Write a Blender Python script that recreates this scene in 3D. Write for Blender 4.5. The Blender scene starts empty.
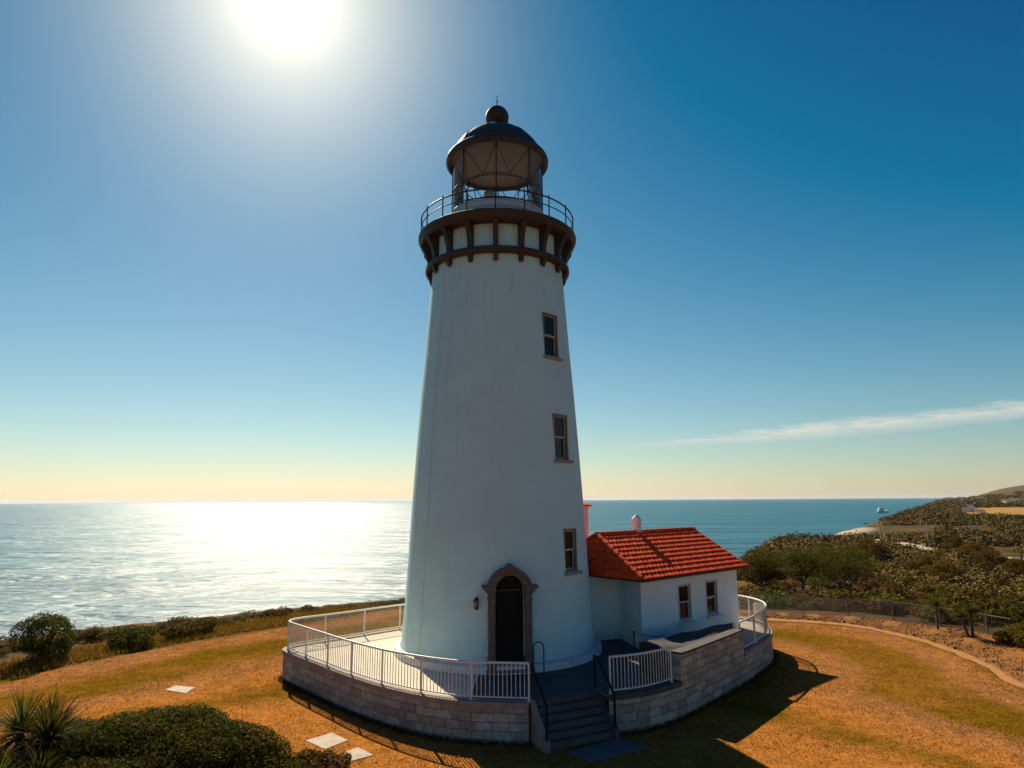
import bpy, bmesh, math, random
import numpy as np
from mathutils import Vector, Matrix, Euler
from mathutils.geometry import tessellate_polygon

# ------------------------------------------------------------------ camera, sky, sun, exposure
scene = bpy.context.scene
col = scene.collection
SUN_AZ, SUN_EL = math.radians(-21.8), math.radians(39.6)      # azimuth from +Y towards +X
SUN = Vector((math.sin(SUN_AZ)*math.cos(SUN_EL), math.cos(SUN_AZ)*math.cos(SUN_EL), math.sin(SUN_EL)))

cam_data = bpy.data.cameras.new("camera")
cam_data.sensor_width = 36.0
cam_data.lens = 22.5
cam_data.clip_start = 0.1
cam_data.clip_end = 200000
cam = bpy.data.objects.new("camera", cam_data)
col.objects.link(cam)
P, R = math.radians(10.3), math.radians(0.35)
fw = Vector((0, math.cos(P), math.sin(P))); up = Vector((0, -math.sin(P), math.cos(P))); rt = Vector((1, 0, 0))
r2 = rt*math.cos(R) - up*math.sin(R); u2 = up*math.cos(R) + rt*math.sin(R)
cam.matrix_world = Matrix(((r2.x, u2.x, -fw.x, 0.54), (r2.y, u2.y, -fw.y, -26.4), (r2.z, u2.z, -fw.z, 5.64), (0, 0, 0, 1)))
scene.camera = cam

scene.view_settings.view_transform = 'Standard'
scene.view_settings.look = 'None'
scene.view_settings.exposure = 0.55
scene.view_settings.gamma = 1.0
scene.view_settings.use_curve_mapping = False
scene.render.engine = 'CYCLES'
scene.cycles.max_bounces = 6
scene.cycles.transparent_max_bounces = 12
scene.cycles.use_denoising = True
scene.cycles.sample_clamp_indirect = 6

SKY_STRENGTH = 0.054
world = bpy.data.worlds.new("World")
scene.world = world
world.use_nodes = True
wt = world.node_tree
for n in list(wt.nodes): wt.nodes.remove(n)

def build_world():
    N, L = wt.nodes, wt.links
    out = N.new('ShaderNodeOutputWorld'); bg = N.new('ShaderNodeBackground')
    sky = N.new('ShaderNodeTexSky'); sky.sky_type = 'NISHITA'; sky.sun_disc = False
    sky.sun_elevation = SUN_EL; sky.sun_rotation = SUN_AZ
    sky.air_density = 1.0; sky.dust_density = 0.2; sky.ozone_density = 2.0; sky.altitude = 20
    tc = N.new('ShaderNodeTexCoord')
    def math_(op, a, b=None, c=None, clamp=False):
        m = N.new('ShaderNodeMath'); m.operation = op; m.use_clamp = clamp
        for i, v in enumerate((a, b, c)):
            if v is None: continue
            if isinstance(v, (int, float)): m.inputs[i].default_value = v
            else: L.new(v, m.inputs[i])
        return m.outputs[0]
    # deeper, more saturated blue of this clear dry day: take a constant grey-red veil off the air light
    sub = N.new('ShaderNodeVectorMath'); sub.operation = 'SUBTRACT'; L.new(sky.outputs[0], sub.inputs[0]); sub.inputs[1].default_value = (1.8, 1.22, 0.75)
    mxv = N.new('ShaderNodeVectorMath'); mxv.operation = 'MAXIMUM'; L.new(sub.outputs[0], mxv.inputs[0]); mxv.inputs[1].default_value = (0.03, 0.2, 0.4)
    hs = N.new('ShaderNodeVectorMath'); hs.operation = 'MULTIPLY'; L.new(mxv.outputs[0], hs.inputs[0]); hs.inputs[1].default_value = (1.24, 1.23, 1.02)
    sep = N.new('ShaderNodeSeparateXYZ'); L.new(tc.outputs['Generated'], sep.inputs[0])
    # warm haze band low over the horizon
    hz = math_('POWER', math_('SUBTRACT', 1.0, math_('ABSOLUTE', sep.outputs[2]), clamp=True), 13.0)
    mix = N.new('ShaderNodeMix'); mix.data_type = 'RGBA'; mix.blend_type = 'MULTIPLY'
    L.new(hz, mix.inputs[0]); L.new(hs.outputs[0], mix.inputs[6]); mix.inputs[7].default_value = (1.0, 0.85, 0.89, 1)
    # glare of dust around the sun
    dv = N.new('ShaderNodeVectorMath'); dv.operation = 'DOT_PRODUCT'
    nv = N.new('ShaderNodeVectorMath'); nv.operation = 'NORMALIZE'; L.new(tc.outputs['Generated'], nv.inputs[0])
    L.new(nv.outputs[0], dv.inputs[0]); dv.inputs[1].default_value = SUN
    d = math_('MAXIMUM', dv.outputs['Value'], 0.0)
    g = math_('ADD', math_('MULTIPLY', math_('POWER', d, 900.0), 11.0), math_('ADD', math_('MULTIPLY', math_('POWER', d, 150.0), 5.5), math_('MULTIPLY', math_('POWER', d, 46.0), 4.6)))
    gc = N.new('ShaderNodeMix'); gc.data_type = 'RGBA'; gc.blend_type = 'ADD'
    gcol = N.new('ShaderNodeMix'); gcol.data_type = 'RGBA'; gcol.blend_type = 'MULTIPLY'; gcol.inputs[0].default_value = 1
    gcol.inputs[6].default_value = (1.0, 0.86, 0.56, 1)
    cb = N.new('ShaderNodeCombineColor')
    for i in range(3): L.new(g, cb.inputs[i])
    L.new(cb.outputs[0], gcol.inputs[7])
    gc.inputs[0].default_value = 1; L.new(mix.outputs[2], gc.inputs[6]); L.new(gcol.outputs[2], gc.inputs[7])
    # one long thin streak of cirrus, right of the tower, low over the land
    az = math_('ARCTAN2', sep.outputs[0], sep.outputs[1])
    el = math_('ARCSINE', sep.outputs[2])
    # centre line of the streak: elevation rises to the right
    line = math_('ADD', math_('MULTIPLY', math_('SUBTRACT', az, 0.20), 0.05), 0.082)
    cc = N.new('ShaderNodeCombineXYZ'); L.new(math_('MULTIPLY', az, 9.0), cc.inputs[0]); L.new(math_('MULTIPLY', el, 80.0), cc.inputs[1])
    nz = N.new('ShaderNodeTexNoise'); nz.inputs['Scale'].default_value = 1.6; nz.inputs['Detail'].default_value = 9; nz.inputs['Roughness'].default_value = 0.70
    nz.inputs['Distortion'].default_value = 1.1
    L.new(cc.outputs[0], nz.inputs['Vector'])
    off = math_('SUBTRACT', el, math_('ADD', line, math_('MULTIPLY', math_('SUBTRACT', nz.outputs[0], 0.5), 0.022)))
    wid = math_('MULTIPLY', math_('SMOOTH_MIN', math_('MULTIPLY', math_('MAXIMUM', math_('SUBTRACT', az, 0.12), 0.0), 0.042), 0.0135, 0.003), 1.0)
    band = math_('SUBTRACT', 1.0, math_('DIVIDE', math_('ABSOLUTE', off), math_('ADD', wid, 0.0008)), clamp=True)
    fade = math_('MULTIPLY', math_('MULTIPLY', math_('SUBTRACT', az, 0.12), 4.0, clamp=True), math_('SUBTRACT', 6.0, math_('MULTIPLY', az, 6.0), clamp=True))
    cl = math_('MULTIPLY', math_('MULTIPLY', math_('POWER', band, 0.8), fade), math_('MULTIPLY_ADD', nz.outputs[0], 2.4, -0.60, clamp=True))
    cm = N.new('ShaderNodeMix'); cm.data_type = 'RGBA'; cm.inputs[7].default_value = (11.0, 10.2, 8.6, 1)
    L.new(math_('MULTIPLY', cl, 0.8), cm.inputs[0]); L.new(gc.outputs[2], cm.inputs[6])
    L.new(cm.outputs[2], bg.inputs[0]); bg.inputs[1].default_value = SKY_STRENGTH
    L.new(bg.outputs[0], out.inputs[0])
build_world()

sl = bpy.data.lights.new("sun", 'SUN'); sl.energy = 5.0; sl.angle = math.radians(0.53); sl.color = (1.0, 0.86, 0.64)
so = bpy.data.objects.new("sun", sl); col.objects.link(so)
so.rotation_euler = SUN.to_track_quat('Z', 'Y').to_euler()
so.location = SUN*200

# ------------------------------------------------------------------ helpers
rng = np.random.default_rng(7)
random.seed(7)

def tag(o, label=None, cat=None, group=None, kind=None):
    if label: o['label'] = label
    if cat: o['category'] = cat
    if group: o['group'] = group
    if kind: o['kind'] = kind
    return o

def thing(name, label, cat, loc=(0, 0, 0), rz=0.0, group=None):
    o = bpy.data.objects.new(name, None); col.objects.link(o)
    o.location = loc; o.rotation_euler = (0, 0, rz); o.empty_display_size = 0.3
    return tag(o, label, cat, group)

def copy_tree(o, parent=None):
    c = o.copy(); col.objects.link(c)
    if parent: c.parent = parent
    for ch in list(o.children): copy_tree(ch, c)
    return c

def link_mesh(name, me, mats, parent=None, loc=None, rz=0.0):
    if not isinstance(mats, (list, tuple)): mats = [mats]
    for m in mats: me.materials.append(m)
    o = bpy.data.objects.new(name, me); col.objects.link(o)
    if parent: o.parent = parent
    if loc is not None: o.location = loc
    o.rotation_euler = (0, 0, rz)
    return o

class MB:
    """collects shapes and links them as one mesh object"""
    def __init__(s): s.v = []; s.f = []; s.uv = []; s.mi = []; s.cur = 0
    def add(s, vs, fs, uvs=None):
        b = len(s.v); s.v += [tuple(v) for v in vs]
        for i, f in enumerate(fs):
            s.f.append([b+k for k in f]); s.mi.append(s.cur)
            s.uv.append(uvs[i] if uvs else None)
    def box(s, c, size, M=None, bev=0.0):
        hx, hy, hz = size[0]/2, size[1]/2, size[2]/2
        c = Vector(c); M = M or Matrix.Identity(3)
        if bev <= 0:
            vs = [c + M @ Vector((x*hx, y*hy, z*hz)) for x in (-1, 1) for y in (-1, 1) for z in (-1, 1)]
            s.add(vs, [(0, 1, 3, 2), (4, 6, 7, 5), (0, 4, 5, 1), (2, 3, 7, 6), (0, 2, 6, 4), (1, 5, 7, 3)])
        else:
            bm = bmesh.new(); bmesh.ops.create_cube(bm, size=1.0)
            for v in bm.verts: v.co = Vector((v.co.x*size[0], v.co.y*size[1], v.co.z*size[2]))
            bmesh.ops.bevel(bm, geom=bm.edges[:], offset=bev, segments=2, affect='EDGES', profile=0.6)
            bm.verts.index_update()
            s.add([c + M @ v.co for v in bm.verts], [[v.index for v in f.verts] for f in bm.faces]); bm.free()
    def tube(s, path, r, n=8, closed=False, caps=True):
        path = [Vector(p) for p in path]; m = len(path); rings = []
        rr = r if isinstance(r, (list, tuple)) else [r]*m
        prev = None
        for i, p in enumerate(path):
            if closed: t = path[(i+1) % m] - path[i-1]
            else: t = path[min(i+1, m-1)] - path[max(i-1, 0)]
            t.normalize()
            a = Vector((0, 0, 1)) if abs(t.z) < 0.92 else Vector((1, 0, 0))
            if prev is None: u = t.cross(a).normalized()
            else:
                u = prev - t*prev.dot(t)
                u = u.normalized() if u.length > 1e-6 else t.cross(a).normalized()
            prev = u; w = t.cross(u)
            rings.append([p + (u*math.cos(2*math.pi*k/n) + w*math.sin(2*math.pi*k/n))*rr[i] for k in range(n)])
        vs = [v for ring in rings for v in ring]; fs = []
        for i in range(m if closed else m-1):
            a, b = i*n, ((i+1) % m)*n
            for k in range(n): fs.append((a+k, a+(k+1) % n, b+(k+1) % n, b+k))
        if caps and not closed: fs += [tuple(range(n))[::-1], tuple(range((m-1)*n, m*n))]
        s.add(vs, fs)
    def lathe(s, prof, n=64, cap0=False, cap1=False, a0=0.0, a1=2*math.pi, uvscale=None, center=(0, 0)):
        full = abs(a1-a0-2*math.pi) < 1e-6
        k = n if full else n+1; vs = []; fs = []; uvs = []
        for z, r in prof:
            for i in range(k):
                a = a0 + (a1-a0)*i/n
                vs.append((center[0]+r*math.sin(a), center[1]-r*math.cos(a), z))
        for j in range(len(prof)-1):
            for i in range(n):
                i2 = (i+1) % k if full else i+1
                fs.append((j*k+i, j*k+i2, (j+1)*k+i2, (j+1)*k+i))
        if cap0: fs.append(tuple(range(k))[::-1])
        if cap1: fs.append(tuple(range((len(prof)-1)*k, len(prof)*k)))
        s.add(vs, fs)
    def prism(s, poly, z0, z1, top=True, bottom=True, sides=True):
        n = len(poly)
        z0s = z0 if isinstance(z0, (list, tuple)) else [z0]*n
        z1s = z1 if isinstance(z1, (list, tuple)) else [z1]*n
        vs = [(p[0], p[1], a) for p, a in zip(poly, z0s)] + [(p[0], p[1], a) for p, a in zip(poly, z1s)]
        fs = []
        if sides: fs += [(i, (i+1) % n, n+(i+1) % n, n+i) for i in range(n)]
        tri = tessellate_polygon([[Vector((p[0], p[1], 0)) for p in poly]])
        area = sum(poly[i][0]*poly[(i+1) % n][1]-poly[(i+1) % n][0]*poly[i][1] for i in range(n))
        for t in tri:
            a, b, c = t
            cr = (poly[b][0]-poly[a][0])*(poly[c][1]-poly[a][1])-(poly[b][1]-poly[a][1])*(poly[c][0]-poly[a][0])
            if cr < 0: a, b, c = a, c, b
            if top: fs.append((n+a, n+b, n+c))
            if bottom: fs.append((c, b, a))
        s.add(vs, fs)
    def ribbon(s, pts, za, zb, closed=False, u0=0.0):
        """vertical wall strip with uv (metres) along a plan polyline; za/zb lists or numbers"""
        n = len(pts); u = u0
        za = za if isinstance(za, (list, tuple)) else [za]*n
        zb = zb if isinstance(zb, (list, tuple)) else [zb]*n
        for i in range(n if closed else n-1):
            j = (i+1) % n
            l = math.hypot(pts[j][0]-pts[i][0], pts[j][1]-pts[i][1])
            s.add([(pts[i][0], pts[i][1], za[i]), (pts[j][0], pts[j][1], za[j]), (pts[j][0], pts[j][1], zb[j]), (pts[i][0], pts[i][1], zb[i])],
                  [(0, 1, 2, 3)], [[(u, za[i]), (u+l, za[j]), (u+l, zb[j]), (u, zb[i])]])
            u += l
    def mesh(s, name, smooth=None):
        me = bpy.data.meshes.new(name)
        me.from_pydata(s.v, [], s.f)
        if any(s.uv):
            lay = me.uv_layers.new(name='UVMap'); k = 0
            for f, uv in zip(s.f, s.uv):
                for q in range(len(f)):
                    if uv: lay.data[k].uv = uv[q]
                    k += 1
        me.update()
        if smooth is not None:
            if smooth >= 180:
                me.polygons.foreach_set('use_smooth', [True]*len(me.polygons))
            else:
                bm = bmesh.new(); bm.from_mesh(me)
                bmesh.ops.remove_doubles(bm, verts=bm.verts, dist=1e-5)
                for f in bm.faces: f.smooth = True
                for e in bm.edges:
                    if len(e.link_faces) == 2 and e.calc_face_angle(0) > math.radians(smooth): e.smooth = False
                bm.to_mesh(me); bm.free()
        return me
    def build(s, name, mat, parent=None, smooth=None, loc=None, rz=0.0):
        me = s.mesh(name, smooth)
        o = link_mesh(name, me, mat, parent, loc, rz)
        if any(s.mi) and len(me.polygons) == len(s.mi): me.polygons.foreach_set('material_index', s.mi)
        return o

def catmull(pts, per=6, closed=False):
    out = []; n = len(pts)
    for i in range(n if closed else n-1):
        if closed: p0, p1, p2, p3 = pts[i-1], pts[i], pts[(i+1) % n], pts[(i+2) % n]
        else: p0, p1, p2, p3 = pts[max(i-1, 0)], pts[i], pts[i+1], pts[min(i+2, n-1)]
        for k in range(per):
            t = k/per
            out.append(tuple(0.5*((2*p1[q]) + (-p0[q]+p2[q])*t + (2*p0[q]-5*p1[q]+4*p2[q]-p3[q])*t*t + (-p0[q]+3*p1[q]-3*p2[q]+p3[q])*t**3) for q in range(len(p1))))
    if not closed: out.append(tuple(pts[-1]))
    return out

def resample(pts, step):
    pts = [Vector(p) for p in pts]; out = [pts[0].copy()]; acc = 0.0
    total = sum((pts[i+1]-pts[i]).length for i in range(len(pts)-1))
    n = max(1, round(total/step)); st = total/n; need = st
    for i in range(len(pts)-1):
        seg = (pts[i+1]-pts[i]); l = seg.length; pos = 0.0
        while acc + (l-pos) >= need - 1e-7 and len(out) <= n:
            pos += need-acc; acc = 0.0; out.append(pts[i] + seg*(pos/l))
        acc += l-pos
    if len(out) < n+1: out.append(pts[-1])
    return out

def offset_poly(pts, d, closed=False):
    """shift a plan polyline to its left by d"""
    n = len(pts); out = []
    for i in range(n):
        if closed: a, b = pts[i-1], pts[(i+1) % n]
        else: a, b = pts[max(i-1, 0)], pts[min(i+1, n-1)]
        t = Vector((b[0]-a[0], b[1]-a[1])).normalized()
        out.append((pts[i][0]-t.y*d, pts[i][1]+t.x*d))
    return out

# ------------------------------------------------------------------ materials
def mat(name, c, rough=0.7, c2=None, scale=3.0, detail=6.0, bump=0.0, bscale=None, metal=0.0, spec=0.5, stain=None, coord='Object', contrast=(0.35, 0.68)):
    m = bpy.data.materials.new(name); m.use_nodes = True
    N, L = m.node_tree.nodes, m.node_tree.links
    b = N['Principled BSDF']; b.inputs['Roughness'].default_value = rough; b.inputs['Metallic'].default_value = metal
    b.inputs['Specular IOR Level'].default_value = spec
    b.inputs['Base Color'].default_value = (*c, 1)
    tc = N.new('ShaderNodeTexCoord')
    if c2:
        nz = N.new('ShaderNodeTexNoise'); nz.inputs['Scale'].default_value = scale; nz.inputs['Detail'].default_value = detail; nz.inputs['Roughness'].default_value = 0.6
        L.new(tc.outputs[coord], nz.inputs['Vector'])
        rp = N.new('ShaderNodeValToRGB'); rp.color_ramp.elements[0].position = contrast[0]; rp.color_ramp.elements[1].position = contrast[1]
        rp.color_ramp.elements[0].color = (*c, 1); rp.color_ramp.elements[1].color = (*c2, 1)
        L.new(nz.outputs[0], rp.inputs[0]); last = rp.outputs[0]
        if stain:
            mp = N.new('ShaderNodeMapping'); mp.inputs['Scale'].default_value = (1.0, 1.0, 0.10); L.new(tc.outputs[coord], mp.inputs[0])
            n2 = N.new('ShaderNodeTexNoise'); n2.inputs['Scale'].default_value = 4.0; n2.inputs['Detail'].default_value = 5
            L.new(mp.outputs[0], n2.inputs['Vector'])
            r3 = N.new('ShaderNodeValToRGB'); r3.color_ramp.elements[0].position = 0.53; r3.color_ramp.elements[1].position = 0.78
            r3.color_ramp.elements[0].color = (0, 0, 0, 1); r3.color_ramp.elements[1].color = (0.45, 0.45, 0.45, 1)
            L.new(n2.outputs[0], r3.inputs[0])
            mx = N.new('ShaderNodeMix'); mx.data_type = 'RGBA'; mx.inputs[7].default_value = (*stain, 1)
            L.new(r3.outputs[0], mx.inputs[0]); L.new(last, mx.inputs[6]); last = mx.outputs[2]
        L.new(last, b.inputs['Base Color'])
    if bump:
        nb = N.new('ShaderNodeTexNoise'); nb.inputs['Scale'].default_value = bscale or scale*4; nb.inputs['Detail'].default_value = 6
        L.new(tc.outputs[coord], nb.inputs['Vector'])
        bp = N.new('ShaderNodeBump'); bp.inputs['Strength'].default_value = min(1.0, bump); bp.inputs['Distance'].default_value = 0.02
        L.new(nb.outputs[0], bp.inputs['Height']); L.new(bp.outputs[0], b.inputs['Normal'])
    return m

M = {}
M['white'] = mat('whitewashed_render', (0.53, 0.78, 0.78), 0.75, (0.49, 0.71, 0.71), 0.8, bump=0.35, bscale=9, stain=(0.47, 0.64, 0.63))
def wear_tower(m):
    # faint rust and damp runs below the gallery and at the foot of the tower
    N, L = m.node_tree.nodes, m.node_tree.links; b = N['Principled BSDF']; src = b.inputs['Base Color'].links[0].from_socket
    tc = N.new('ShaderNodeTexCoord'); sp = N.new('ShaderNodeSeparateXYZ'); L.new(tc.outputs['Object'], sp.inputs[0])
    mp = N.new('ShaderNodeMapping'); mp.inputs['Scale'].default_value = (1, 1, 0.05); L.new(tc.outputs['Object'], mp.inputs[0])
    nz = N.new('ShaderNodeTexNoise'); nz.inputs['Scale'].default_value = 5.5; nz.inputs['Detail'].default_value = 4; L.new(mp.outputs[0], nz.inputs['Vector'])
    r1 = N.new('ShaderNodeMapRange'); r1.inputs[1].default_value = 0.54; r1.inputs[2].default_value = 0.74; r1.clamp = True; L.new(nz.outputs[0], r1.inputs[0])
    up_ = N.new('ShaderNodeMapRange'); up_.inputs[1].default_value = 11.8; up_.inputs[2].default_value = 15.1; up_.inputs[4].default_value = 0.42; L.new(sp.outputs[2], up_.inputs[0])
    lo = N.new('ShaderNodeMapRange'); lo.inputs[1].default_value = 1.6; lo.inputs[2].default_value = 0.2; lo.inputs[4].default_value = 0.38; L.new(sp.outputs[2], lo.inputs[0])
    ad = N.new('ShaderNodeMath'); L.new(up_.outputs[0], ad.inputs[0]); L.new(lo.outputs[0], ad.inputs[1])
    mu = N.new('ShaderNodeMath'); mu.operation = 'MULTIPLY'; L.new(ad.outputs[0], mu.inputs[0]); L.new(r1.outputs[0], mu.inputs[1])
    mx = N.new('ShaderNodeMix'); mx.data_type = 'RGBA'; L.new(mu.outputs[0], mx.inputs[0]); L.new(src, mx.inputs[6]); mx.inputs[7].default_value = (0.33, 0.30, 0.24, 1); L.new(mx.outputs[2], b.inputs['Base Color'])
wear_tower(M['white'])
M['plinth'] = mat('painted_plinth', (0.74, 0.72, 0.68), 0.7, (0.60, 0.57, 0.52), 3, bump=0.3)
M['house_white'] = mat('house_render', (0.76, 0.84, 0.83), 0.8, (0.70, 0.76, 0.74), 1.2, bump=0.3, bscale=12, stain=(0.62, 0.66, 0.62))
M['iron'] = mat('rusty_brown_iron', (0.034, 0.025, 0.021), 0.6, (0.058, 0.037, 0.028), 5, bump=0.3, spec=0.4)
M['dark_iron'] = mat('black_iron', (0.018, 0.016, 0.018), 0.5, (0.04, 0.025, 0.02), 8)
M['black_rail'] = mat('black_rail_paint', (0.006, 0.006, 0.007), 0.6, (0.010, 0.009, 0.009), 8, spec=0.2)
M['copper'] = mat('green_dark_copper', (0.016, 0.034, 0.024), 0.55, (0.034, 0.070, 0.048), 3.0, metal=0.0, spec=0.30, bump=0.1)
M['ceiling'] = mat('cream_liner', (0.19, 0.13, 0.095), 0.7, (0.15, 0.105, 0.08), 2)
M['drum'] = mat('grey_white_drum', (0.58, 0.60, 0.62), 0.6, (0.50, 0.52, 0.54), 2)
M['door'] = mat('dark_door', (0.006, 0.005, 0.006), 0.55, (0.011, 0.008, 0.008), 6, spec=0.2)
M['surround'] = mat('brown_sandstone', (0.115, 0.085, 0.075), 0.8, (0.175, 0.130, 0.112), 6, bump=0.5, bscale=30)
M['frame'] = mat('aged_cream_frame', (0.55, 0.50, 0.44), 0.6, (0.44, 0.39, 0.33), 8)
M['reveal'] = mat('brown_window_reveal', (0.19, 0.14, 0.105), 0.75, (0.26, 0.19, 0.145), 5)
M['sill'] = mat('stone_sill', (0.36, 0.31, 0.27), 0.8, (0.27, 0.22, 0.18), 7, bump=0.4)
M['rail_white'] = mat('white_rail_paint', (0.76, 0.74, 0.70), 0.45, (0.64, 0.60, 0.54), 9)
M['fence_wire'] = mat('weathered_fence_wire', (0.11, 0.095, 0.085), 0.7, (0.15, 0.13, 0.11), 9)
M['wire'] = mat('galvanised_wire', (0.40, 0.38, 0.36), 0.5, (0.36, 0.33, 0.30), 9, metal=0.3)
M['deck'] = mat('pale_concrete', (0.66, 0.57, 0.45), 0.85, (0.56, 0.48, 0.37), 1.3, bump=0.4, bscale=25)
M['deck_shade'] = mat('dark_shaded_deck', (0.045, 0.043, 0.043), 0.75, (0.070, 0.064, 0.062), 2.2, bump=0.4, bscale=20)  # shaded part of the deck, with the shade put into its colour
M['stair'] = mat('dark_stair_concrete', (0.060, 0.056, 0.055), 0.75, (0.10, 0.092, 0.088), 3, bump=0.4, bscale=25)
M['coping'] = mat('coping_stone', (0.34, 0.26, 0.21), 0.85, (0.22, 0.16, 0.13), 2.5, bump=0.5, bscale=18)
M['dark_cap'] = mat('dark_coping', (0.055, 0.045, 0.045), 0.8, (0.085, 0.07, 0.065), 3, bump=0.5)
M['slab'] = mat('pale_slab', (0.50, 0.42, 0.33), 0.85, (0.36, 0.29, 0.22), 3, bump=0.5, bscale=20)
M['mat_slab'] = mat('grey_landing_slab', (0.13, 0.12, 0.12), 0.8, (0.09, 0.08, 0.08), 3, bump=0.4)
M['tarp'] = mat('dark_cover', (0.020, 0.016, 0.018), 0.8, (0.034, 0.028, 0.028), 2.5, bump=0.8, bscale=6)
M['bark'] = mat('bark', (0.075, 0.052, 0.036), 0.9, (0.13, 0.095, 0.07), 9, bump=0.9, bscale=20)
M['stone_bits'] = mat('gravel_stone', (0.18, 0.075, 0.024), 0.9, (0.30, 0.14, 0.05), 4, bump=0.6)
M['interior'] = mat('dim_interior', (0.05, 0.045, 0.04), 0.8)
M['road'] = mat('pale_sandy_road', (0.42, 0.32, 0.23), 0.9, (0.32, 0.24, 0.17), 0.3)
M['pink'] = mat('pink_white_render', (0.72, 0.62, 0.57), 0.8, (0.66, 0.55, 0.50), 1.5)
M['boat_white'] = mat('boat_white', (0.8, 0.8, 0.8), 0.5, (0.7, 0.7, 0.7), 1)
M['lamp_glass'] = mat('lamp_glass', (0.25, 0.2, 0.15), 0.2, (0.3, 0.24, 0.18), 3)

def mat_pane():
    m = bpy.data.materials.new('window_glass'); m.use_nodes = True
    b = m.node_tree.nodes['Principled BSDF']; b.inputs['Base Color'].default_value = (0.016, 0.012, 0.014, 1)
    b.inputs['Roughness'].default_value = 0.06; b.inputs['Specular IOR Level'].default_value = 0.28
    N, L = m.node_tree.nodes, m.node_tree.links
    tc = N.new('ShaderNodeTexCoord'); nz = N.new('ShaderNodeTexNoise'); nz.inputs['Scale'].default_value = 1.7
    bp = N.new('ShaderNodeBump'); bp.inputs['Strength'].default_value = 0.12; bp.inputs['Distance'].default_value = 0.05
    L.new(tc.outputs['Object'], nz.inputs['Vector']); L.new(nz.outputs[0], bp.inputs['Height']); L.new(bp.outputs[0], b.inputs['Normal'])
    return m
M['pane'] = mat_pane()

def mat_clear():
    m = bpy.data.materials.new('lantern_glass'); m.use_nodes = True
    N, L = m.node_tree.nodes, m.node_tree.links
    N.remove(N['Principled BSDF'])
    tr = N.new('ShaderNodeBsdfTransparent'); tr.inputs[0].default_value = (0.97, 0.985, 0.99, 1)
    gl = N.new('ShaderNodeBsdfGlossy'); gl.inputs['Roughness'].default_value = 0.04
    fr = N.new('ShaderNodeFresnel'); fr.inputs[0].default_value = 1.22
    mx = N.new('ShaderNodeMixShader'); L.new(fr.outputs[0], mx.inputs[0]); L.new(tr.outputs[0], mx.inputs[1]); L.new(gl.outputs[0], mx.inputs[2])
    L.new(mx.outputs[0], N['Material Output'].inputs[0])
    return m
M['clear'] = mat_clear()

def mat_stone():
    m = bpy.data.materials.new('coursed_stone_blocks'); m.use_nodes = True
    N, L = m.node_tree.nodes, m.node_tree.links; b = N['Principled BSDF']; b.inputs['Roughness'].default_value = 0.9
    uv = N.new('ShaderNodeUVMap'); uv.uv_map = 'UVMap'
    tc = N.new('ShaderNodeTexCoord')
    nzw = N.new('ShaderNodeTexNoise'); nzw.inputs['Scale'].default_value = 2.2; L.new(tc.outputs['Object'], nzw.inputs['Vector'])
    ad = N.new('ShaderNodeVectorMath'); ad.operation = 'MULTIPLY_ADD'; L.new(nzw.outputs['Color'], ad.inputs[0]); ad.inputs[1].default_value = (0.06, 0.06, 0); L.new(uv.outputs[0], ad.inputs[2])
    br = N.new('ShaderNodeTexBrick'); L.new(ad.outputs[0], br.inputs['Vector'])
    br.inputs['Scale'].default_value = 1.0; br.inputs['Brick Width'].default_value = 0.62; br.inputs['Row Height'].default_value = 0.235
    br.inputs['Mortar Size'].default_value = 0.012; br.inputs['Mortar Smooth'].default_value = 0.4; br.inputs['Bias'].default_value = -0.1
    br.offset = 0.43; br.squash = 0.75; br.squash_frequency = 3
    br.inputs['Color1'].default_value = (0.51, 0.485, 0.43, 1); br.inputs['Color2'].default_value = (0.26, 0.235, 0.205, 1); br.inputs['Mortar'].default_value = (0.24, 0.21, 0.185, 1)
    nz = N.new('ShaderNodeTexNoise'); nz.inputs['Scale'].default_value = 7; nz.inputs['Detail'].default_value = 8; nz.inputs['Roughness'].default_value = 0.7
    L.new(tc.outputs['Object'], nz.inputs['Vector'])
    rp = N.new('ShaderNodeValToRGB'); rp.color_ramp.elements[0].position = 0.3; rp.color_ramp.elements[1].position = 0.7
    rp.color_ramp.elements[0].color = (0.52, 0.50, 0.47, 1); rp.color_ramp.elements[1].color = (1.15, 1.1, 1.05, 1); L.new(nz.outputs[0], rp.inputs[0])
    mx = N.new('ShaderNodeMix'); mx.data_type = 'RGBA'; mx.blend_type = 'MULTIPLY'; mx.inputs[0].default_value = 1
    L.new(br.outputs[0], mx.inputs[6]); L.new(rp.outputs[0], mx.inputs[7]); L.new(mx.outputs[2], b.inputs['Base Color'])
    hm = N.new('ShaderNodeMath'); hm.operation = 'MULTIPLY_ADD'; L.new(br.outputs['Fac'], hm.inputs[0]); hm.inputs[1].default_value = -1.2; L.new(nz.outputs[0], hm.inputs[2])
    bp = N.new('ShaderNodeBump'); bp.inputs['Strength'].default_value = 0.9; bp.inputs['Distance'].default_value = 0.03
    L.new(hm.outputs[0], bp.inputs['Height']); L.new(bp.outputs[0], b.inputs['Normal'])
    return m
M['stone'] = mat_stone()

def mat_tile():
    m = mat('red_clay_tiles', (0.56, 0.030, 0.007), 0.7, (0.84, 0.125, 0.022), 5, spec=0.15, detail=10, bump=0.3, bscale=40, stain=(0.20, 0.035, 0.02))
    return m
M['tile'] = mat_tile()
M['fascia'] = mat('dark_red_fascia', (0.075, 0.018, 0.014), 0.6, (0.10, 0.022, 0.015), 4)

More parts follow.
